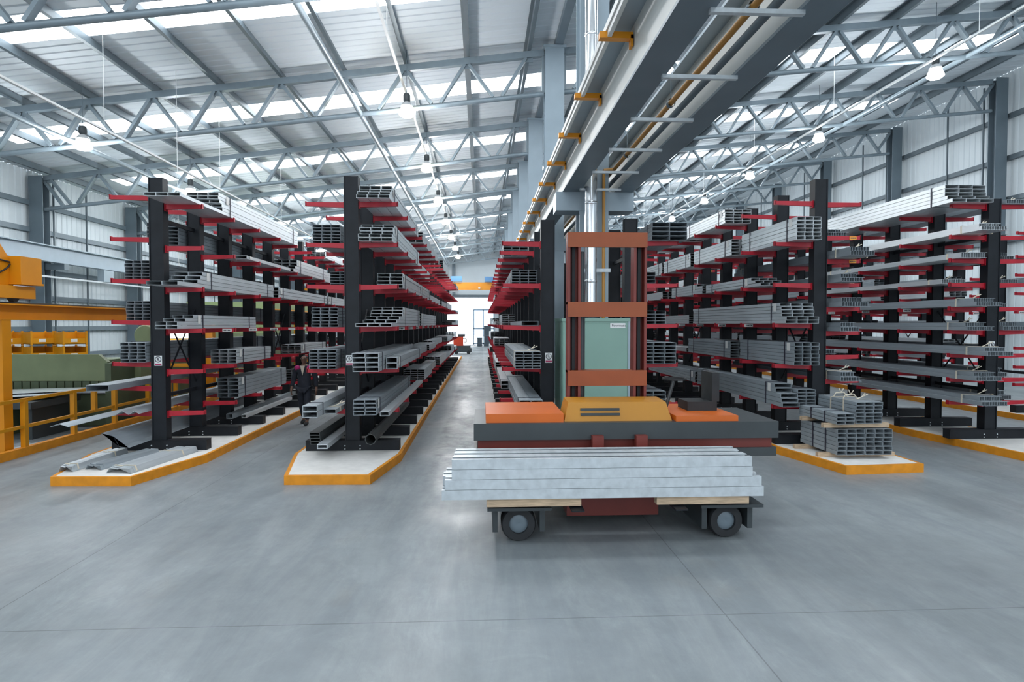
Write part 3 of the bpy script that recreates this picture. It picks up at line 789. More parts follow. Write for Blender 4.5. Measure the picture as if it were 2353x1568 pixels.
# third rack, aisle side
bundle('R3', 'L', 3, 11.85, 5.6, .58, 1.08, 3, 5, .056, m=GALV2)
bundle('R3', 'L', 4, 14.0, 5.0, .50, 1.06, 3, 4, .07, m=GALV2)
bundle('R3', 'L', 2, 11.55, 4.4, .75, 1.08, 1, 1, .09, m=GALV2, tag=False, straps=False)
bundle('R3', 'L', 1, 11.1, 5.2, .65, 1.13, 3, 6, .052, m=GALV2, rope=True)
bundle('R3', 'L', 0, 10.7, 5.4, .66, 1.08, 2, 3, .085, m=GALV2, tag=False)
bundle('R3', 'L', 0, 15.0, 5.0, .48, .85, 2, 2, .10, m=GALVB, tag=False)
# rack behind the truck mast
bp('R7', 'R', 4, 12.0, 5.0, 1497, 1578, 2, 4, .088, m=GALV2, tag=False)
bundle('R7', 'R', 3, 13.2, 4.0, 3.2, 3.8, 2, 4, .08, m=GALV2)
bundle('R7', 'R', 2, 12.6, 4.5, 3.2, 3.85, 3, 4, .07, m=GALV2)
bundle('R7', 'R', 1, 12.05, 5.0, 3.22, 3.9, 3, 6, .072, m=GALV2)
bundle('R7', 'R', 0, 12.05, 5.0, 3.2, 3.7, 2, 3, .085, m=GALV2)
# fourth rack, left side
bundle('R4', 'L', 5, 14.3, 2.9, 5.78, 6.42, 3, 5, .066, m=GALVB)
bundle('R4', 'L', 5, 17.4, 3.0, 5.78, 6.42, 3, 4, .066, m=GALVB)
bp('R4', 'L', 4, 11.3, 2.45, 1831, 1888, 3, 6, .073, m=GALVB)
for q, Y in enumerate((13.95, 16.75, 19.4, 22.2)):
    bundle('R4', 'L', 4, Y, 2.5, 5.8, 6.42, 3, 5, .075, m=GALVB)
bundle('R4', 'L', 3, 12.5, 3.1, 5.82, 6.40, 3, 3, .068, m=GALV, stag=[0, .25, .45])
bundle('R4', 'L', 3, 15.8, 2.6, 5.80, 6.36, 3, 4, .07, m=GALV, stag=[0, 0, 0, .4])
bp('R4', 'L', 2, 11.35, 5.1, 1816, 1892, 3, 6, .067, m=GALV, stag=[0, 0, .18, .18, .2, .22])
bp('R4', 'L', 1, 11.3, 2.45, 1826, 1884, 3, 6, .073, m=GALV2)
bundle('R4', 'L', 1, 13.95, 2.9, 5.8, 6.42, 3, 6, .065, m=GALV2)
bundle('R4', 'L', 0, 11.3, 4.6, 5.72, 6.06, 1, 5, .085, m=GALV2, stag=[0, .05, .08, .3, .32], t=.006)
bundle('R4', 'L', 0, 11.42, 4.6, 6.07, 6.44, 2, 5, .066, m=GALV2, tag=False)
bundle('R4', 'L', 0, 16.3, 4.6, 5.8, 6.4, 3, 4, .075, m=GALV2)
# fourth rack, right side: nested thin profiles
for lvl, Y, L, xa, xb, rows, ch, rp in ((7, 11.7, 4.6, 6.76, 7.30, 2, .075, False), (6, 10.95, 5.2, 6.80, 7.42, 2, .085, True), (5, 11.2, 5.0, 6.78, 7.32, 2, .08, True), (4, 11.2, 5.0, 6.80, 7.44, 2, .09, False), (3, 11.2, 5.0, 6.78, 7.30, 2, .085, False), (2, 12.2, 4.0, 6.80, 7.4, 1, .09, False), (1, 11.2, 5.0, 6.80, 7.3, 2, .085, True), (0, 13.4, 4.5, 6.8, 7.4, 1, .09, False)):
    bundle('R4', 'R', lvl, Y, L, xa, xb, 1, rows, ch, m=GALV2, kind='profile', tag=False, rope=rp, stag=[0, .12][:rows], straps=rp)
# fifth rack
bp('R5', 'L', 8, 11.8, 5.2, 2206, 2302, 3, 5, .078, m=GALVB, tag=False, stag=[0, .12, .2, .2, .2])
for lvl, Y, L, rows, ch, m in ((7, 11.3, 4.6, 2, .075, GALVB), (6, 11.8, 5.0, 1, .11, GALV), (5, 12.3, 5.4, 1, .10, GALVB), (4, 11.4, 4.5, 2, .08, GALV2), (3, 11.6, 4.8, 2, .08, GALV2), (2, 11.1, 6.4, 2, .08, GALV2), (1, 11.35, 5.6, 2, .08, GALV2), (0, 11.2, 4.6, 2, .085, GALV2)):
    bundle('R5', 'L', lvl, Y, L, 9.60, 10.24, 1, rows, ch, m=m, kind='profile', tag=False, rope=True, stag=[0, .14][:rows])
for lvl, Y, L, rows in ((8, 11.9, 5, 1), (7, 12.4, 5, 2), (6, 12.2, 5, 2), (5, 12.1, 5, 1), (4, 12.4, 5, 1), (3, 11.9, 4, 2), (2, 12.4, 5, 2), (1, 12.3, 5, 2), (0, 12.2, 5, 2)):
    bundle('R5', 'R', lvl, Y, L, 10.62, 11.22, 1, rows, .085, m=GALV2, kind='profile', tag=False, rope=True, stag=[0, .14][:rows])

# further along every shelf: packs that show only as slivers
BARE = {('R1', 'L', 6), ('R1', 'L', 0), ('R1', 'L', 1), ('R2', 'L', 5), ('R4', 'R', 8)}
def fill(key, side, ytop, prob, cell=(.17, .066), mats=(GALV, GALVB, GALV2), ymin=0):
    R = RACKS[key]; L, lv = R[side]; s = -1 if side == 'L' else 1
    for lvl in range(len(lv)):
        if (key, side, lvl) in BARE: continue
        occ = OCC.get((key, side, lvl), []); y = max([ymin if occ else 17.5] + [b for a, b in occ]) + random.uniform(.2, 1.2)
        y = max(y, R['y'] + .2)
        while y < ytop:
            ln = random.choice((2.6, 3.2, 4.4, 5.6))
            if random.random() < prob:
                cols = random.choice((2, 3, 3)); rows = random.choice((2, 3, 4, 4, 5)); ch = random.choice((.06, .07, .08))
                if lvl + 1 < len(lv): rows = min(rows, int((lv[lvl + 1] - lv[lvl] - .16) / ch))
                wd = cols * random.uniform(.17, .2)
                off = random.uniform(.16, max(.17, L - wd - .04))
                xa, xb = (R['x'] + off, R['x'] + off + wd) if s > 0 else (R['x'] - off - wd, R['x'] - off)
                bundle(key, side, lvl, y, ln, xa, xb, cols, rows, ch, m=random.choice(mats), near=False)
            y += ln + random.uniform(.15, .8)
fill('R1', 'L', 34, .65, mats=(GALV2,))
fill('R1', 'R', 36, .6)
fill('R2', 'L', 34, .6, mats=(GALV2, GALV))
fill('R2', 'R', 39, .85, mats=(GALVB, GALV))
fill('R3', 'L', 39, .8, mats=(GALVB, GALV))
fill('R7', 'R', 34, .6, mats=(GALV2, GALV))
fill('R4', 'L', 36, .75)
fill('R4', 'R', 30, .6)
fill('R5', 'L', 34, .6)
fill('R5', 'R', 30, .7, mats=(GALV2, GALV))
fill('R6', 'L', 30, .8, mats=(GALV2, GALV))
tot = {}
for b in sorted(BUNDLES, key=lambda b: b[4]):
    root, key, side, lvl, Y, m, cols, rows, kind = b
    if root['label'] != '@': continue
    k = (key, side, lvl); n = tot.get(k, 0); tot[k] = n + 1
    col = 'bright silver' if m is GALVB else 'dull grey' if m is GALV2 else 'grey'
    root['label'] = '%s %s bundle, %s along %s shelf up, %s side of %s' % (col, kind, ORD[n], ORD[lvl], SIDE[side], RACKS[key]['nm'])

# loose lengths lying on the rack bases and low arms
def strip(poly, y0, y1, name, m, label, grp, rz=0, pivot=None, tilt=0):
    mb = MB().prism(poly, 'y', y0, y1)
    if rz:
        px, py = pivot; M = Matrix.Translation((px, py, 0)) @ Matrix.Rotation(rz, 4, 'Z') @ Matrix.Translation((-px, -py, 0)); mb.xf(M)
    return solo(name, mb, m, label, 'steel strip', grp)
def folded(pts, t=.006):       # open polyline with thickness
    out = []
    for k, (x, z) in enumerate(pts): out.append((x, z))
    for x, z in reversed(pts): out.append((x + t * .7, z - t))
    return out
def ang(x, z, w, h, y0, y1, label, m=GALV2, grp='loose folded strips on the leftmost rack'):
    return strip(folded([(x, z), (x + w * .5, z + h), (x + w, z)]), y0, y1, 'folded_flashing', m, label, grp)
zb = .82 + .06
ang(-6.80, zb, .28, .05, 9.9, 16.5, 'long thin flashing poking out low on the left of the leftmost rack', GALV2)
ang(-6.55, zb, .22, .07, 11.2, 18.5, 'long shiny flashing on the lowest left arms of the leftmost rack', GALV)
ang(-6.36, zb, .16, .05, 11.3, 17.0, 'narrow flashing beside the first post on the lowest left arms', GALV)
strip(folded([(-6.62, .60), (-6.42, .55), (-6.32, .36), (-6.16, .345)], .008), 10.9, 17.0, 'folded_flashing', GALV2, 'big stepped gutter resting on the bases left of the leftmost rack', 'loose folded strips on the leftmost rack')
solo('square_tube', MB().tube(-5.80, -5.66, 14.1, 18.8, .345, .46, .01), GALV2, 'dull square tube on the bases right of the leftmost rack', 'steel tube', 'loose tubes on the rack bases')
solo('square_tube', MB().tube(-5.5, -5.40, 14.2, 17.6, .345, .43, .01), GALVB, 'bright narrow tube on the bases right of the leftmost rack', 'steel tube', 'loose tubes on the rack bases')
for k in range(4):
    solo('hollow_section', MB().tube(-3.06, -2.88, 11.0 - .02 * k, 17, .345 + k * .058, .400 + k * .058, .007), OILED, 'dark hollow section in a low stack on the second rack bases, %s from the bottom' % ORD[k], 'steel tube', 'stacked hollow sections on the bases of the second rack')
solo('square_tube', MB().tube(-2.84, -2.66, 10.6, 14.0, .345, .425, .014), GALV, 'single pale tube overhanging the bare white plinth nose', 'steel tube', 'loose tubes on the rack bases')
solo('gutter', MB().lathe([(.10, 10.9), (.10, 16), (.09, 16), (.09, 10.9), (.10, 10.9)], (-1.98, 0, .445), 'y', 8), OILED, 'dark octagonal pipe on the bases right of the second rack', 'steel tube')

# folded flashings on the nose of the leftmost plinth
NG = 'folded flashings lying on the nose of the leftmost plinth'
def nose(x, y, w, L, h, rz, label, m=GALV, tape=True, z=.146):
    t = thing('folded_flashing', label, 'steel strip', (x, y, z), NG, rz=rz)
    def lp(name, mb, mm, sm=False):
        o = bpy.data.objects.new(name, mb.mesh(name, mm, sm)); C.objects.link(o); o.parent = t; return o
    prof = [(-w * .5, .0), (-w * .36, h), (-w * .05, h * .8), (0, h), (w * .42, h), (w * .5, 0)]
    lp('sheet', MB().prism(folded(prof, .006), 'y', 0, L).prism(folded([(a, b + .012) for a, b in prof], .006), 'y', .06, L + .08), m)
    if tape:
        for yy in (.12, L * .8):
            mb = MB()
            for (a, b), (c, d) in zip(prof, prof[1:]): mb.bar((a, yy, b + .02), (c, yy, d + .02), .03, .008)
            lp('tape', mb, ROPE)
    return t
nose(-5.72, 9.84, .44, 1.6, .085, math.radians(-9), 'taped pair of wide silver flashings at the right of the leftmost plinth nose')
nose(-6.62, 9.98, .24, 1.3, .09, math.radians(-3), 'knotted narrow flashing at the left of the leftmost plinth nose')
nose(-6.27, 10.1, .30, 1.2, .075, math.radians(-12), 'dark open channel flashing lying in the middle of the plinth nose', m=GALV2, tape=False)

# timber-packed stack on the fourth plinth nose
SG = 'steel packs of the stack on the fourth plinth nose'
for k, (yy, xa, xb, zz, lab) in enumerate(((10.45, 5.95, 7.35, .146, 'lowest front timber bearer under the stack on the plinth nose'), (11.15, 5.9, 7.35, .146, 'lowest rear timber bearer under the stack on the plinth nose'), (10.3, 5.96, 7.14, .69, 'upper front timber bearer between the two steel layers'), (11.1, 6.0, 7.2, .69, 'upper rear timber bearer between the two steel layers'))):
    solo('timber_bearer', MB().box(xa, xb, yy, yy + .09, zz, zz + .075), TIMBER, lab, 'timber bearer', 'timber bearers of the plinth nose stack')
bundle('R4', 'R', 0, 10.22, 1.22, 6.16, 6.655, 3, 6, .076, m=GALV2, z=.222, tag=True, lab='lower left dark channel pack of the timber-packed stack', grp=SG)
bundle('R4', 'R', 0, 10.22, 1.22, 6.665, 7.14, 3, 6, .076, m=GALV2, z=.222, tag=False, lab='lower right dark channel pack of the timber-packed stack', grp=SG)
bundle('R4', 'R', 0, 10.15, 1.25, 6.10, 6.42, 2, 3, .063, m=GALV2, z=.767, tag=False, lab='short upper left channel pack of the timber-packed stack', grp=SG)
b_ = bundle('R4', 'R', 0, 10.25, 1.2, 6.50, 6.98, 3, 6, .063, m=GALV2, z=.767, tag=False, rope=True, lab='tall upper right channel pack with rope loops on the timber-packed stack', grp=SG)
for yy in (10.7, 11.0):
    part('rope_loop', MB().path([(6.54, yy, 1.15), (6.58, yy, 1.22), (6.74, yy, 1.23), (6.80, yy, 1.15)], .02).path([(6.68, yy, 1.22), (6.64, yy, 1.31)], .016).path([(6.68, yy, 1.22), (6.73, yy, 1.30)], .016), ROPE, b_)

# ------------------------------------------------------------------ four-way side loader truck (at rest)
TX0, TX1 = -.1, 3.75
tk = thing('side_loader_truck', 'orange and charcoal side loader forklift carrying steel across the aisle mouth', 'forklift', (1.8, 7.9, 0))
ch_ = part('chassis', MB().box(.35, 3.05, 7.55, 8.75, .42, .82).box(TX0, TX1, 7.55, 8.75, .82, .93).box(TX0, TX1, 7.5, 8.78, 1.06, 1.27), DKGREY, tk)
part('red_skirt', MB().box(TX0 + .05, TX1 - .05, 7.58, 8.7, .93, 1.06), MASTRED, tk, label='dark red skirt panel')
part('deck_panel', MB().box(.05, 1.02, 7.55, 8.7, 1.27, 1.38), ORANGEP, tk, label='orange deck panel')
part('deck_panel', MB().box(2.45, 3.25, 7.55, 8.7, 1.27, 1.34), ORANGEP, tk, label='orange deck panel')
cv = part('engine_cover', MB().hexa([(1.04, 7.62, 1.27), (2.42, 7.62, 1.27), (2.42, 8.15, 1.27), (1.04, 8.15, 1.27), (1.1, 7.70, 1.50), (2.36, 7.70, 1.50), (2.36, 8.12, 1.52), (1.1, 8.12, 1.52)]), AMBER, tk, label='amber engine cover')
part('grille', MB().box(1.25, 1.75, 7.63, 7.68, 1.34, 1.37).box(1.25, 1.75, 7.65, 7.70, 1.40, 1.43), DKGREY, cv)
mx0, mx1, my = PX(1302, 8.3), PX(1482, 8.3), 8.3
for x in (mx0 + .09, mx1 - .09):
    mu = part('mast_upright', MB().box(x - .09, x - .055, my - .09, my + .09, 1.0, 3.72).box(x + .055, x + .09, my - .09, my + .09, 1.0, 3.72).box(x - .055, x + .055, my + .05, my + .08, 1.0, 3.72), MASTRED, tk, label='dark red mast upright')
    part('lift_chain', MB().box(x - .02, x + .02, my - .02, my + .02, 1.1, 3.7), RUBBER, mu)
for z0, z1 in ((3.54, 3.74), (2.60, 2.80), (1.66, 1.87)):
    part('mast_crossbeam', MB().box(mx0, mx1, my - .11, my - .06, z0, z1).box(mx0, mx1, my - .06, my + .1, z1 - .03, z1), MASTOR, tk, label='rust orange mast crossbeam')
part('lift_cylinder', MB().lathe([(0, 1.2), (.05, 1.2), (.05, 2.9), (.035, 2.9), (.035, 3.5), (0, 3.5)], (mx0 + .22, my + .1, 0), 'z', 14), DKGREY, tk, True)
fc = part('fork_carriage', MB().box(mx0 + .05, mx1 - .05, 7.32, 7.42, .42, .98).box(mx0 + .2, mx0 + .34, 7.40, my - .1, .95, 1.12).box(mx1 - .34, mx1 - .2, 7.40, my - .1, .95, 1.12), MASTRED, tk, label='dark red fork carriage')
for x in (1.05, 2.2):
    part('fork', MB().hexa([(x - .07, 6.55, .445), (x + .07, 6.55, .445), (x + .07, 7.35, .425), (x - .07, 7.35, .425), (x - .07, 6.55, .46), (x + .07, 6.55, .46), (x + .07, 7.35, .475), (x - .07, 7.35, .475)]), BLACK, tk)
part('battery_box', MB().box(1.05, 2.2, 7.45, 8.6, .12, .42), MASTRED, tk, label='dark red battery box')
for x, y in ((.42, 7.05), (2.85, 7.05), (.42, 8.45), (2.95, 8.45)):
    r = .2 if y < 8 else .26
    wh = part('wheel', MB().lathe([(r * .55, -.13), (r * .93, -.13), (r, -.10), (r, .10), (r * .93, .13), (r * .55, .13), (r * .55, -.13)], (x, y, r), 'y', 32), RUBBER, tk, True)
    part('hub', MB().lathe([(0, -.10), (r * .3, -.11), (r * .56, -.09), (r * .56, .09), (0, .1)], (x, y, r), 'y', 20), STEELGREY, wh, True)
for x in (.42, 2.85):
    part('wheel_arm', MB().box(x - .36, x + .36, 6.75, 7.6, .405, .44).box(x - .30, x - .24, 6.9, 7.6, .12, .42).box(x + .24, x + .30, 6.9, 7.6, .12, .42), DKGREY, tk)
part('seat', MB().box(2.75, 3.15, 8.0, 8.4, 1.34, 1.46).box(3.08, 3.18, 8.0, 8.4, 1.46, 1.85), RUBBER, tk)
sw = part('steering_column', MB().bar((2.5, 8.2, 1.3), (2.62, 8.2, 1.72), .05, .05, 8), DKGREY, tk)
part('steering_wheel', MB().lathe([(.14, -.012), (.165, -.012), (.165, .012), (.14, .012), (.14, -.012)], (2.63, 8.2, 1.75), 'z', 20), RUBBER, sw, True)
# the load
LG = thing('steel_bundle', 'bright silver stack of long channels carried across the front of the truck', 'steel bundle', (1.4, 6.9, .575))
lx0, lx1 = -.42, 3.14
for r in range(4):
    for c in range(3):
        y0 = 6.62 + c * .2; a = random.uniform(-.02, .02) + (.1 if r > 1 else 0); b = random.uniform(-.02, .02) - (.12 if r > 1 else 0)
        z0 = .577 + r * .112; mb = MB(); h = .108; t = .008; w = .195
        mb.box(lx0 + a, lx1 + b, y0, y0 + t, z0, z0 + h).box(lx0 + a, lx1 + b, y0 + w - t, y0 + w, z0, z0 + h).box(lx0 + a, lx1 + b, y0 + t, y0 + w - t, z0, z0 + t).box(lx0 + a, lx1 + b, y0 + t, y0 + .06, z0 + h - t, z0 + h).box(lx0 + a, lx1 + b, y0 + w - .06, y0 + w - t, z0 + h - t, z0 + h)
        part('channel', mb, GALV, LG)
for xa, lab in ((.05, 'left timber bearer between the truck forks and its steel load'), (1.95, 'right timber bearer between the truck forks and its steel load')):
    solo('timber_bearer', MB().box(xa, xa + 1.05, 6.66, 6.76, .482, .574).box(xa, xa + 1.05, 7.05, 7.15, .482, .574), TIMBER, lab, 'timber bearer')

# ------------------------------------------------------------------ left side: railing, gantry, machines
rx = -8.7
rl = thing('guard_railing', 'yellow tubular guard railing along the left walkway', 'railing', (rx, 20, 0))
part('kick_kerb', MB().box(rx - .06, rx + .06, 10, 40, 0, .16), ORANGE, rl)
for z in (1.06, .55): part('rail', MB().bar((rx, 10, z), (rx, 40, z), .06, .06), YELLOW, rl)
for k, y in enumerate((12.0, 13.4, 14.85, 16.3, 17.75, 19.2, 20.65, 22.1, 23.55, 25, 26.5, 28, 29.5, 31)):
    part('upright', MB().box(rx - .045, rx + .045, y - .045, y + .045, .1, 1.05), YELLOW, rl)
part('half_upright', MB().box(rx - .045, rx + .045, 14.05, 14.14, .55, 1.05), YELLOW, rl)
gx = -8.93
gs = thing('crane_gantry', 'orange crane runway beam on a thick orange post beside the left railing', 'gantry', (gx, 11.7, 0))
for y in (11.75, 20.5):
    part('post', MB().box(gx - .13, gx + .13, y - .11, y + .11, 0, 2.58), CRANE, gs)
part('runway_beam', MB().box(gx - .16, gx + .16, 9, 24, 2.86, 2.885).box(gx - .14, gx + .14, 9, 24, 2.58, 2.60).box(gx - .012, gx + .012, 9, 24, 2.6, 2.86), CRANE, gs)
part('runway_rail', MB().box(gx - .03, gx + .03, 9, 24, 2.885, 2.92), DKGREY, gs)
part('side_bracket', MB().box(gx - 1.2, gx - .13, 11.66, 11.84, 2.38, 2.48), CRANE, gs)
gt = thing('gantry_crane_carriage', 'orange crane end carriage with cover box standing on the left runway beam', 'crane', (gx, 11.9, 2.92))
part('carriage_beam', MB().box(gx - .17, gx + .17, 10.2, 12.45, 2.99, 3.22), CRANE, gt)
part('side_frame', MB().prism([(10.6, 3.22), (12.05, 3.22), (11.95, 3.75), (11.72, 4.02), (11.45, 4.02), (10.6, 3.9)], 'x', gx - .14, gx + .05), CRANE, gt)
part('control_box', MB().box(gx - .05, gx + .26, 11.95, 12.5, 3.27, 3.78).box(gx - .07, gx + .28, 11.93, 12.52, 3.25, 3.29), CRANE, gt)
for y in (10.6, 12.1): part('carriage_wheel', MB().lathe([(0, -.05), (.09, -.05), (.09, .05), (0, .05)], (gx, y, 3.01), 'x', 18), DKGREY, gt, True)
part('looped_cable', MB().path([(gx + .07, 10.9 + .11 * k, 3.68 - .27 * math.sin(math.pi * k / 10) ** .7 * (1 if k < 9 else 1)) for k in range(11)], .03, 6).path([(gx + .07, 10.9 + .11 * k, 3.78 - .012 * k) for k in range(11)], .03, 6), RUBBER, gt)
# pale blue-grey crane beam along the left wall
wx = -17.4
wb = thing('crane_girder', 'pale blue-grey crane girder along the left wall columns', 'crane girder', (wx, 30, 5.0))
part('beam', MB().box(wx - .16, wx + .16, 8, 74, 5.0, 5.03).box(wx - .18, wx + .18, 8, 74, 5.62, 5.66).box(wx - .012, wx + .012, 8, 74, 5.03, 5.62), mat('pale_blue_girder_paint', (.36, .44, .51), .45, 0, .04), wb)
for Y in FRAMES[1:9]:
    part('wall_bracket', MB().box(XL + .7, wx + .17, Y - .15, Y + .15, 4.75, 5.0), STEELGREY, wb)
part('cable_tray', MB().box(wx + .2, wx + .26, 8, 60, 4.35, 4.42), GALV, wb)
jb = solo('junction_box', MB().box(wx + .0, wx + .3, 28.6, 29.3, 4.42, 4.95), STEELLIGHT, 'grey junction box hung under the left wall crane girder', 'junction box')
solo('wall_conduit', MB().bar((XL + .5, 24, 3.05), (XL + .5, 60, 3.05), .09, .09, 8), WHITE, 'white conduit along the left wall below the crane girder', 'conduit')
# press brake
pbY = 15.3
pb = thing('press_brake', 'sage green press brake behind the left railing', 'machine', (-11, pbY, 0))
xr = PX(245, pbY)
part('ram_plate', MB().prism([(-13.6, PZ(0, 876, pbY)), (xr, PZ(245, 876, pbY)), (xr, PZ(245, 832, pbY)), (PX(225, pbY), PZ(225, 815, pbY)), (-13.6, PZ(0, 815, pbY))], 'y', pbY, pbY + .12), GREENM, pb)
for k in range(22):
    x = xr - .1 - k * .2
    part('tool_clamp', MB().box(x - .085, x + .085, pbY - .02, pbY + .1, PZ(100, 894, pbY), PZ(100, 877, pbY)), DGREEN, pb)
part('lower_die', MB().box(-13.6, xr, pbY - .05, pbY + .15, .82, .88), GALV, pb)
part('bed_plate', MB().box(-13.6, xr + .05, pbY, pbY + .2, 0.02, .80), DGREEN, pb)
part('side_frame', MB().box(xr + .0, xr + .14, pbY - .1, pbY + 1.5, 0, 1.55), DGREEN, pb)
part('drive_housing', MB().box(xr - 1.0, xr - .1, pbY + .3, pbY + 1.3, 0.05, 1.62).box(xr - .4, xr + .3, pbY + .9, pbY + 1.7, .9, 1.55), GREENM, pb)
part('leg', MB().box(-10.92, -10.6, pbY - 1.15, pbY - .1, 0, .69), GREENM, pb)
# sheet support and loose sheets
for k, (x0, x1, y0, y1, z) in enumerate(((-12.8, -9.4, 13.1, 14.9, .95), (-12.6, -9.2, 13.6, 15.0, .99))):
    solo('sheet_blank', MB().hexa([(x0, y0, z - .1), (x1, y0 + .6, z), (x1, y1, z), (x0, y1, z - .08), (x0, y0, z - .094), (x1, y0 + .6, z + .006), (x1, y1, z + .006), (x0, y1, z - .074)]), GALVB if k else GALV, ['wide pale sheet blank feeding the green press brake', 'dark-edged sheet blank lying on top at the press brake'][k], 'steel sheet')
st_ = solo('sheet_table', MB().box(-12.7, -9.5, 13.3, 14.9, .70, .84).box(-12.5, -12.3, 13.4, 14.8, 0, .7).box(-9.9, -9.7, 13.6, 14.8, 0, .7), DKGREY, 'dark feed table before the green press brake', 'table')
for k in range(6):
    a = random.uniform(-.03, .03); x = -10.75 + .31 * k; y = 11.9 + .1 * (k % 3)
    mb = MB().prism(folded([(-.14, .02), (-.08, .06), (.08, .06), (.14, .02)], .006), 'y', -1.1, 1.0).xf(Matrix.Translation((x, y, 0)) @ Matrix.Rotation(a - .12, 4, 'Z'))
    solo('scrap_strip', mb, GALV if k % 2 else GALV2, 'silver offcut strip on the floor behind the railing, %s from the left' % ORD[k], 'steel strip', 'offcut strips on the floor by the press brake')
# crates
def crate(x, y, z, label, first=[None]):
    if first[0] is None:
        t = thing('stillage', label, 'crate', (x, y, z), 'yellow steel crates behind the press brake', rz=math.radians(-38))
        first[0] = t
        w, d, h = .82, .62, .40
        def lp(name, mb, mm):
            o = bpy.data.objects.new(name, mb.mesh(name, mm)); C.objects.link(o); o.parent = t; return o
        lp('side_panel', MB().box(-w / 2, w / 2, -d / 2, -d / 2 + .012, .03, h), YELLOW)
        lp('side_panel', MB().box(-w / 2, w / 2, d / 2 - .012, d / 2, .03, h), YELLOW)
        lp('end_panel', MB().box(w / 2 - .012, w / 2, -d / 2, d / 2, .03, h * .55), YELLOW)
        lp('end_panel', MB().box(-w / 2, -w / 2 + .012, -d / 2, d / 2, .03, h), YELLOW)
        lp('floor_plate', MB().box(-w / 2, w / 2, -d / 2, d / 2, .03, .05), YELLOW)
        for sx in (-1, 1):
            for sy_ in (-1, 1):
                lp('corner_post', MB().box(sx * (w / 2) - .025, sx * (w / 2) + .025, sy_ * d / 2 - .025, sy_ * d / 2 + .025, 0, h + .04), YELLOW)
        lp('paper_label', MB().box(w / 2, w / 2 + .004, -.12, .06, .1, .2), LABELW)
        return t
    return copy_tree(first[0], (x, y, z), label)
CN = ['leftmost', 'middle', 'right-hand']
for c, px in enumerate((12, 88, 160)):
    for r in range(5):
        Y = 20.0; z = .02 + r * .455
        crate(PX(px, Y), Y, z, 'yellow steel crate in the %s stack behind the press brake, %s from the floor' % (CN[c], ORD[r]))
        
# machines further back on the left
gm = thing('green_roll_former', 'long pale green machine glimpsed between the leftmost rack posts', 'machine', (-11.4, 31, 0))
part('body', MB().box(-13.6, -9.4, 27, 36, 0, 2.1), GREENM, gm)
part('hood', MB().box(-13.2, -9.5, 28, 35.5, 2.1, 3.5), mat('pale_green_machine_paint', (.26, .34, .16), .5), gm)
part('guard_frame', MB().box(-9.4, -9.34, 27, 27.08, 0, 3.2).box(-9.4, -9.34, 31, 31.08, 0, 3.2).box(-9.4, -9.34, 27, 36, 3.1, 3.2), YELLOW, gm)
pp = thing('power_press', 'green press with a big round flywheel and orange guard frame beyond the railing', 'machine', (-10.3, 19.6, 0))
fxx = PX(336, 19.2)
part('body', MB().box(fxx - .25, fxx + .9, 19.4, 20.6, 0.02, 1.9), DGREEN, pp)
part('flywheel', MB().lathe([(0, -.1), (.30, -.1), (.34, -.05), (.34, .05), (.30, .1), (0, .1)], (fxx, 19.2, PZ(336, 772, 19.2)), 'y', 32), GREENM, pp, True)
part('guard_frame', MB().box(PX(349, 19.0), PX(356, 19.0), 18.95, 19.05, .02, 2.55).box(PX(384, 19.0), PX(390, 19.0), 18.95, 19.05, .02, 2.3).box(PX(437, 19.0), PX(443, 19.0), 18.95, 19.05, .02, 2.3).box(PX(384, 19.0), PX(443, 19.0), 18.95, 19.05, 1.95, 2.05).box(PX(384, 19.0), PX(443, 19.0), 18.95, 19.05, 1.2, 1.3), YELLOW, pp)
ft = thing('fluorescent_lamp', 'glowing strip lamp under the third right shelf behind the leftmost rack', 'lamp', (PX(413, 18.9), 18.9, 2.1))
part('tube', MB().box(PX(388, 18.9), PX(439, 18.9), 18.86, 18.94, PZ(413, 777, 18.9), PZ(413, 767, 18.9)), TUBEGLOW, ft)
part('housing', MB().box(PX(386, 18.9), PX(441, 18.9), 18.84, 18.96, PZ(413, 767, 18.9), PZ(413, 763, 18.9)), WHITE, ft)
part('hanger', MB().bar((PX(413, 18.9), 18.9, 2.25), (PX(413, 18.9), 18.9, zroof(-9.4)), .015, .015, 5), WHITE, ft)
hp = solo('hopper', MB().lathe([(.05, 1.5), (.12, 1.45), (.32, 1.0), (.32, .9), (.05, .85), (.05, 0)], (PX(315, 17.9), 17.9, 0), 'z', 20), mat('pale_pink_plastic', (.62, .52, .48), .6), 'pale cone-shaped hopper beyond the railing left of the first post', 'hopper', smooth=True)

# ------------------------------------------------------------------ far end of the aisle
fc = thing('bridge_crane', 'orange bridge crane spanning the left bay near the far wall', 'crane', (-8, 62, 5.9))
part('bridge_beam', MB().box(-17.05, 1.3, 61.6, 62.4, 5.95, 6.7), CRANE, fc)
part('end_carriage', MB().box(1.3, 2.1, 60.6, 63.4, 6.19, 6.5), CRANE, fc)
part('end_carriage', MB().box(-17.7, -17.1, 60.6, 63.4, 5.68, 6.0), CRANE, fc)
part('hoist', MB().box(-3.1, -2.0, 61.4, 62.6, 6.8, 7.3), BLUEP, fc, label='blue hoist')
part('drive_box', MB().box(.3, 1.3, 61.3, 62.2, 6.75, 7.25), BLUEP, fc, label='blue drive box')
part('warning_lamp', MB().box(-.35, -.15, 61.5, 61.6, 6.05, 6.2), LABELW, fc)
rt = thing('order_picker_truck', 'small red order picker truck parked at the far end of the aisle', 'forklift', (-1.9, 51, 0))
part('body', MB().box(-2.35, -1.55, 50.6, 51.6, .7, 1.45), REDPAINT, rt)
part('chassis', MB().box(-2.3, -.95, 50.5, 51.7, .18, .7).box(-1.4, -.85, 50.6, 51.6, .18, .5), DKGREY, rt)
part('console', MB().box(-2.0, -1.4, 50.8, 51.3, 1.45, 1.65), DKGREY, rt)
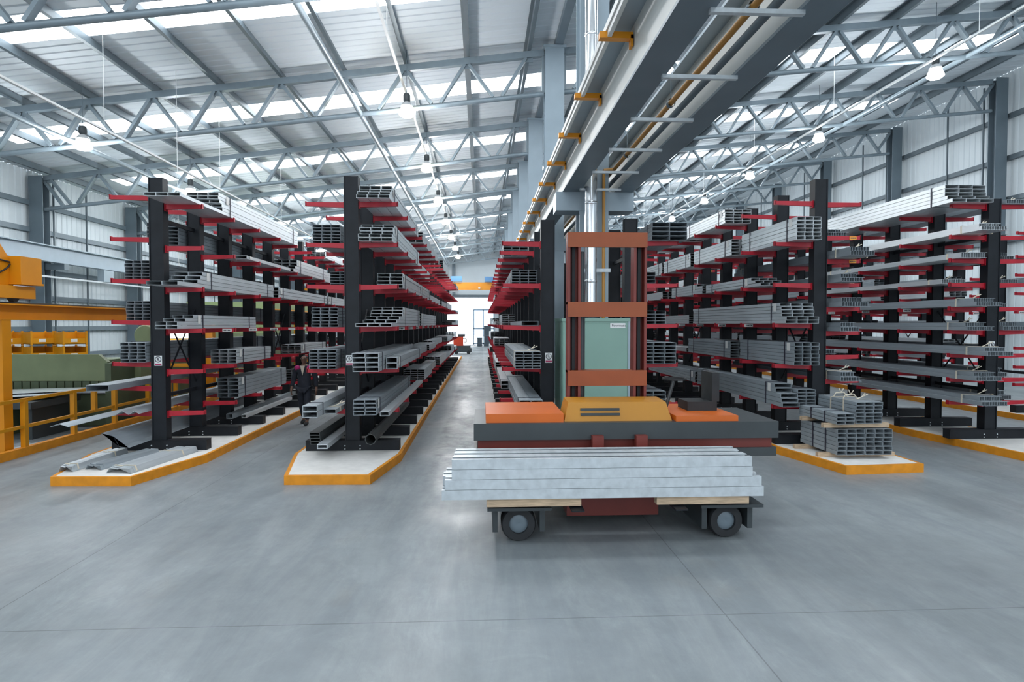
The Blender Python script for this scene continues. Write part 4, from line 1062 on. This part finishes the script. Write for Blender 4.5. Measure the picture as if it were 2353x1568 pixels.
part('handle', MB().path([(-1.55, 51, 1.3), (-1.3, 51, 1.28), (-1.28, 51, 1.0), (-1.5, 51, .98)], .06), DKGREY, rt)
for x in (-2.1, -1.1): part('wheel', MB().lathe([(0, -.12), (.15, -.12), (.15, .12), (0, .12)], (x, 50.6, .15), 'y', 18), RUBBER, rt, True)
for k, (x0, x1, z0, z1, lab) in enumerate(((.25, 1.05, .02, 1.2, 'slate storage bin on the floor by the far glass doors'), (.25, 1.05, 1.22, 2.3, 'slate storage bin stacked on another by the far doors'), (-.5, .05, .02, .95, 'small slate bin left of the two stacked bins'))):
    t = thing('storage_bin', lab, 'bin', ((x0 + x1) / 2, 69, z0), 'slate bins by the far doors')
    part('bin_body', MB().box(x0, x1, 69, 69.8, z0, z1 - .06), CONTAIN, t); part('lid', MB().box(x0 - .02, x1 + .02, 68.98, 69.82, z1 - .06, z1), CONTAIN, t)

# ------------------------------------------------------------------ the worker
def skin(name, nodes, edges, m, parent, sub=2, root=0):
    me = bpy.data.meshes.new(name); me.from_pydata([n[0] for n in nodes], edges, []); me.update()
    o = bpy.data.objects.new(name, me); C.objects.link(o); o.parent = parent
    sk = o.modifiers.new('Skin', 'SKIN'); sk.use_smooth_shade = True
    for i, n in enumerate(nodes):
        r = n[1]; r = (r, r) if not isinstance(r, tuple) else r
        me.skin_vertices[0].data[i].radius = r
        me.skin_vertices[0].data[i].use_root = (i == root)
    ss = o.modifiers.new('Subdivision', 'SUBSURF'); ss.levels = sub; ss.render_levels = sub
    me.materials.append(m)
    return o
try:
    pw = thing('person', 'person in dark overalls with magenta shoulder panels walking between the racks', 'person', (-4.42, 15.4, 0))
    LF, RF = (-.08, .25, .06), (.09, -.12, .06)
    n = [((0, 0, .96), (.12, .085)), ((0, 0, 1.12), (.115, .08)), ((0, 0, 1.30), (.14, .09)), ((0, 0, 1.42), (.11, .075)), ((0, -.005, 1.50), .046), ((0, -.025, 1.555), (.058, .07)), ((0, -.03, 1.635), (.076, .098)), ((0, -.02, 1.70), (.07, .085)),
         ((-.19, 0, 1.40), .062), ((-.26, .02, 1.14), .047), ((-.30, -.05, .92), .034), ((-.305, -.07, .84), (.018, .04)),
         ((.19, 0, 1.40), .062), ((.27, .06, 1.14), .047), ((.28, .04, .90), .034), ((.285, .03, .82), (.018, .04)),
         ((-.09, 0, .88), .085), ((-.09, .06, .50), .062), ((-.08, .24, .12), .042), ((-.08, .14, .05), .038),
         ((.09, 0, .88), .085), ((.09, -.12, .50), .062), ((.09, -.10, .10), .042), ((.09, -.24, .045), .038)]
    e = [(0, 1), (1, 2), (2, 3), (3, 4), (4, 5), (5, 6), (6, 7), (3, 8), (8, 9), (9, 10), (10, 11), (3, 12), (12, 13), (13, 14), (14, 15), (0, 16), (16, 17), (17, 18), (18, 19), (0, 20), (20, 21), (21, 22), (22, 23)]
    # fingers: four plus a thumb on each hand, rooted inside the palm
    for palm, sx in ((11, -1), (15, 1)):
        bx, by, bz = n[palm][0]
        for k in range(4):
            dy = (-.030 + .02 * k); ln = (.065, .078, .082, .070)[3 - k]
            i0 = len(n); n += [((bx, by + dy, bz - .035), .0095), ((bx - sx * .006, by + dy, bz - .035 - ln * .55), .009), ((bx - sx * .022, by + dy, bz - .035 - ln), .008)]
            e += [(palm, i0), (i0, i0 + 1), (i0 + 1, i0 + 2)]
        i0 = len(n); n += [((bx - sx * .006, by - .042, bz - .005), .011), ((bx - sx * .014, by - .062, bz - .040), .009)]
        e += [(palm, i0), (i0, i0 + 1)]
    body = skin('body', n, e, SKIN, pw)
    t = [((0, 0, .84), (.19, .145)), ((0, 0, .98), (.185, .14)), ((0, 0, 1.12), (.172, .13)), ((0, 0, 1.30), (.185, .13)), ((0, .005, 1.41), (.15, .10)), ((0, .01, 1.47), (.08, .075)),
         ((-.19, 0, 1.40), .082), ((-.26, .02, 1.14), .066), ((-.30, -.045, .93), .052), ((.19, 0, 1.40), .082), ((.27, .06, 1.14), .066), ((.28, .04, .91), .052)]
    te = [(0, 1), (1, 2), (2, 3), (3, 4), (4, 5), (4, 6), (6, 7), (7, 8), (4, 9), (9, 10), (10, 11)]
    skin('overall_top', t, te, NAVY, pw)
    l = [((0, 0, .96), (.165, .125)), ((-.09, 0, .88), .105), ((-.09, .06, .50), .085), ((-.08, .23, .13), .068), ((.09, 0, .88), .105), ((.09, -.12, .50), .085), ((.09, -.10, .12), .068)]
    skin('overall_trousers', l, [(0, 1), (1, 2), (2, 3), (0, 4), (4, 5), (5, 6)], NAVY, pw)
    for sx in (-1, 1):
        skin('shoulder_panel', [((sx * .075, -.04, 1.45), .048), ((sx * .14, -.035, 1.425), .070), ((sx * .195, -.02, 1.395), .074), ((sx * .15, -.075, 1.36), .055)], [(0, 1), (1, 2), (1, 3)], MAGENTA, pw)['label'] = 'magenta shoulder panel'
        eye = MB().lathe([(0, -.012), (.010, -.006), (.012, 0), (.010, .006), (0, .012)], (sx * .030, -.115, 1.645), 'y', 10)
        o = bpy.data.objects.new('eye', eye.mesh('eye', SIGNBLK, True)); C.objects.link(o); o.parent = pw
        skin('ear', [((sx * .078, -.015, 1.655), (.012, .02)), ((sx * .082, -.012, 1.625), (.010, .014))], [(0, 1)], SKIN, pw, 1)
    skin('nose', [((0, -.112, 1.650), .010), ((0, -.128, 1.622), .015)], [(0, 1)], SKIN, pw, 1)
    skin('mouth', [((-.022, -.112, 1.588), .005), ((0, -.116, 1.587), .006), ((.022, -.112, 1.588), .005)], [(0, 1), (1, 2)], LIPS, pw, 1)
    skin('hair', [((0, .02, 1.71), (.078, .085)), ((0, .035, 1.66), (.080, .075)), ((0, .04, 1.61), (.070, .05))], [(0, 1), (1, 2)], HAIR, pw)
    sm = MB().prism([(-.055, 1.47), (0, 1.23), (.055, 1.47)], 'y', -.160, -.135)
    o = bpy.data.objects.new('shirt_front', sm.mesh('shirt_front', SHIRT)); C.objects.link(o); o.parent = pw; o['label'] = 'pale open shirt front'
    for x, y in ((-.08, .14), (.09, -.18)):
        skin('shoe', [((x, y + .08, .052), (.048, .05)), ((x, y - .02, .048), (.05, .046)), ((x, y - .12, .036), (.045, .034))], [(0, 1), (1, 2)], RUBBER, pw)
except Exception as ex:
    print('person failed', ex)
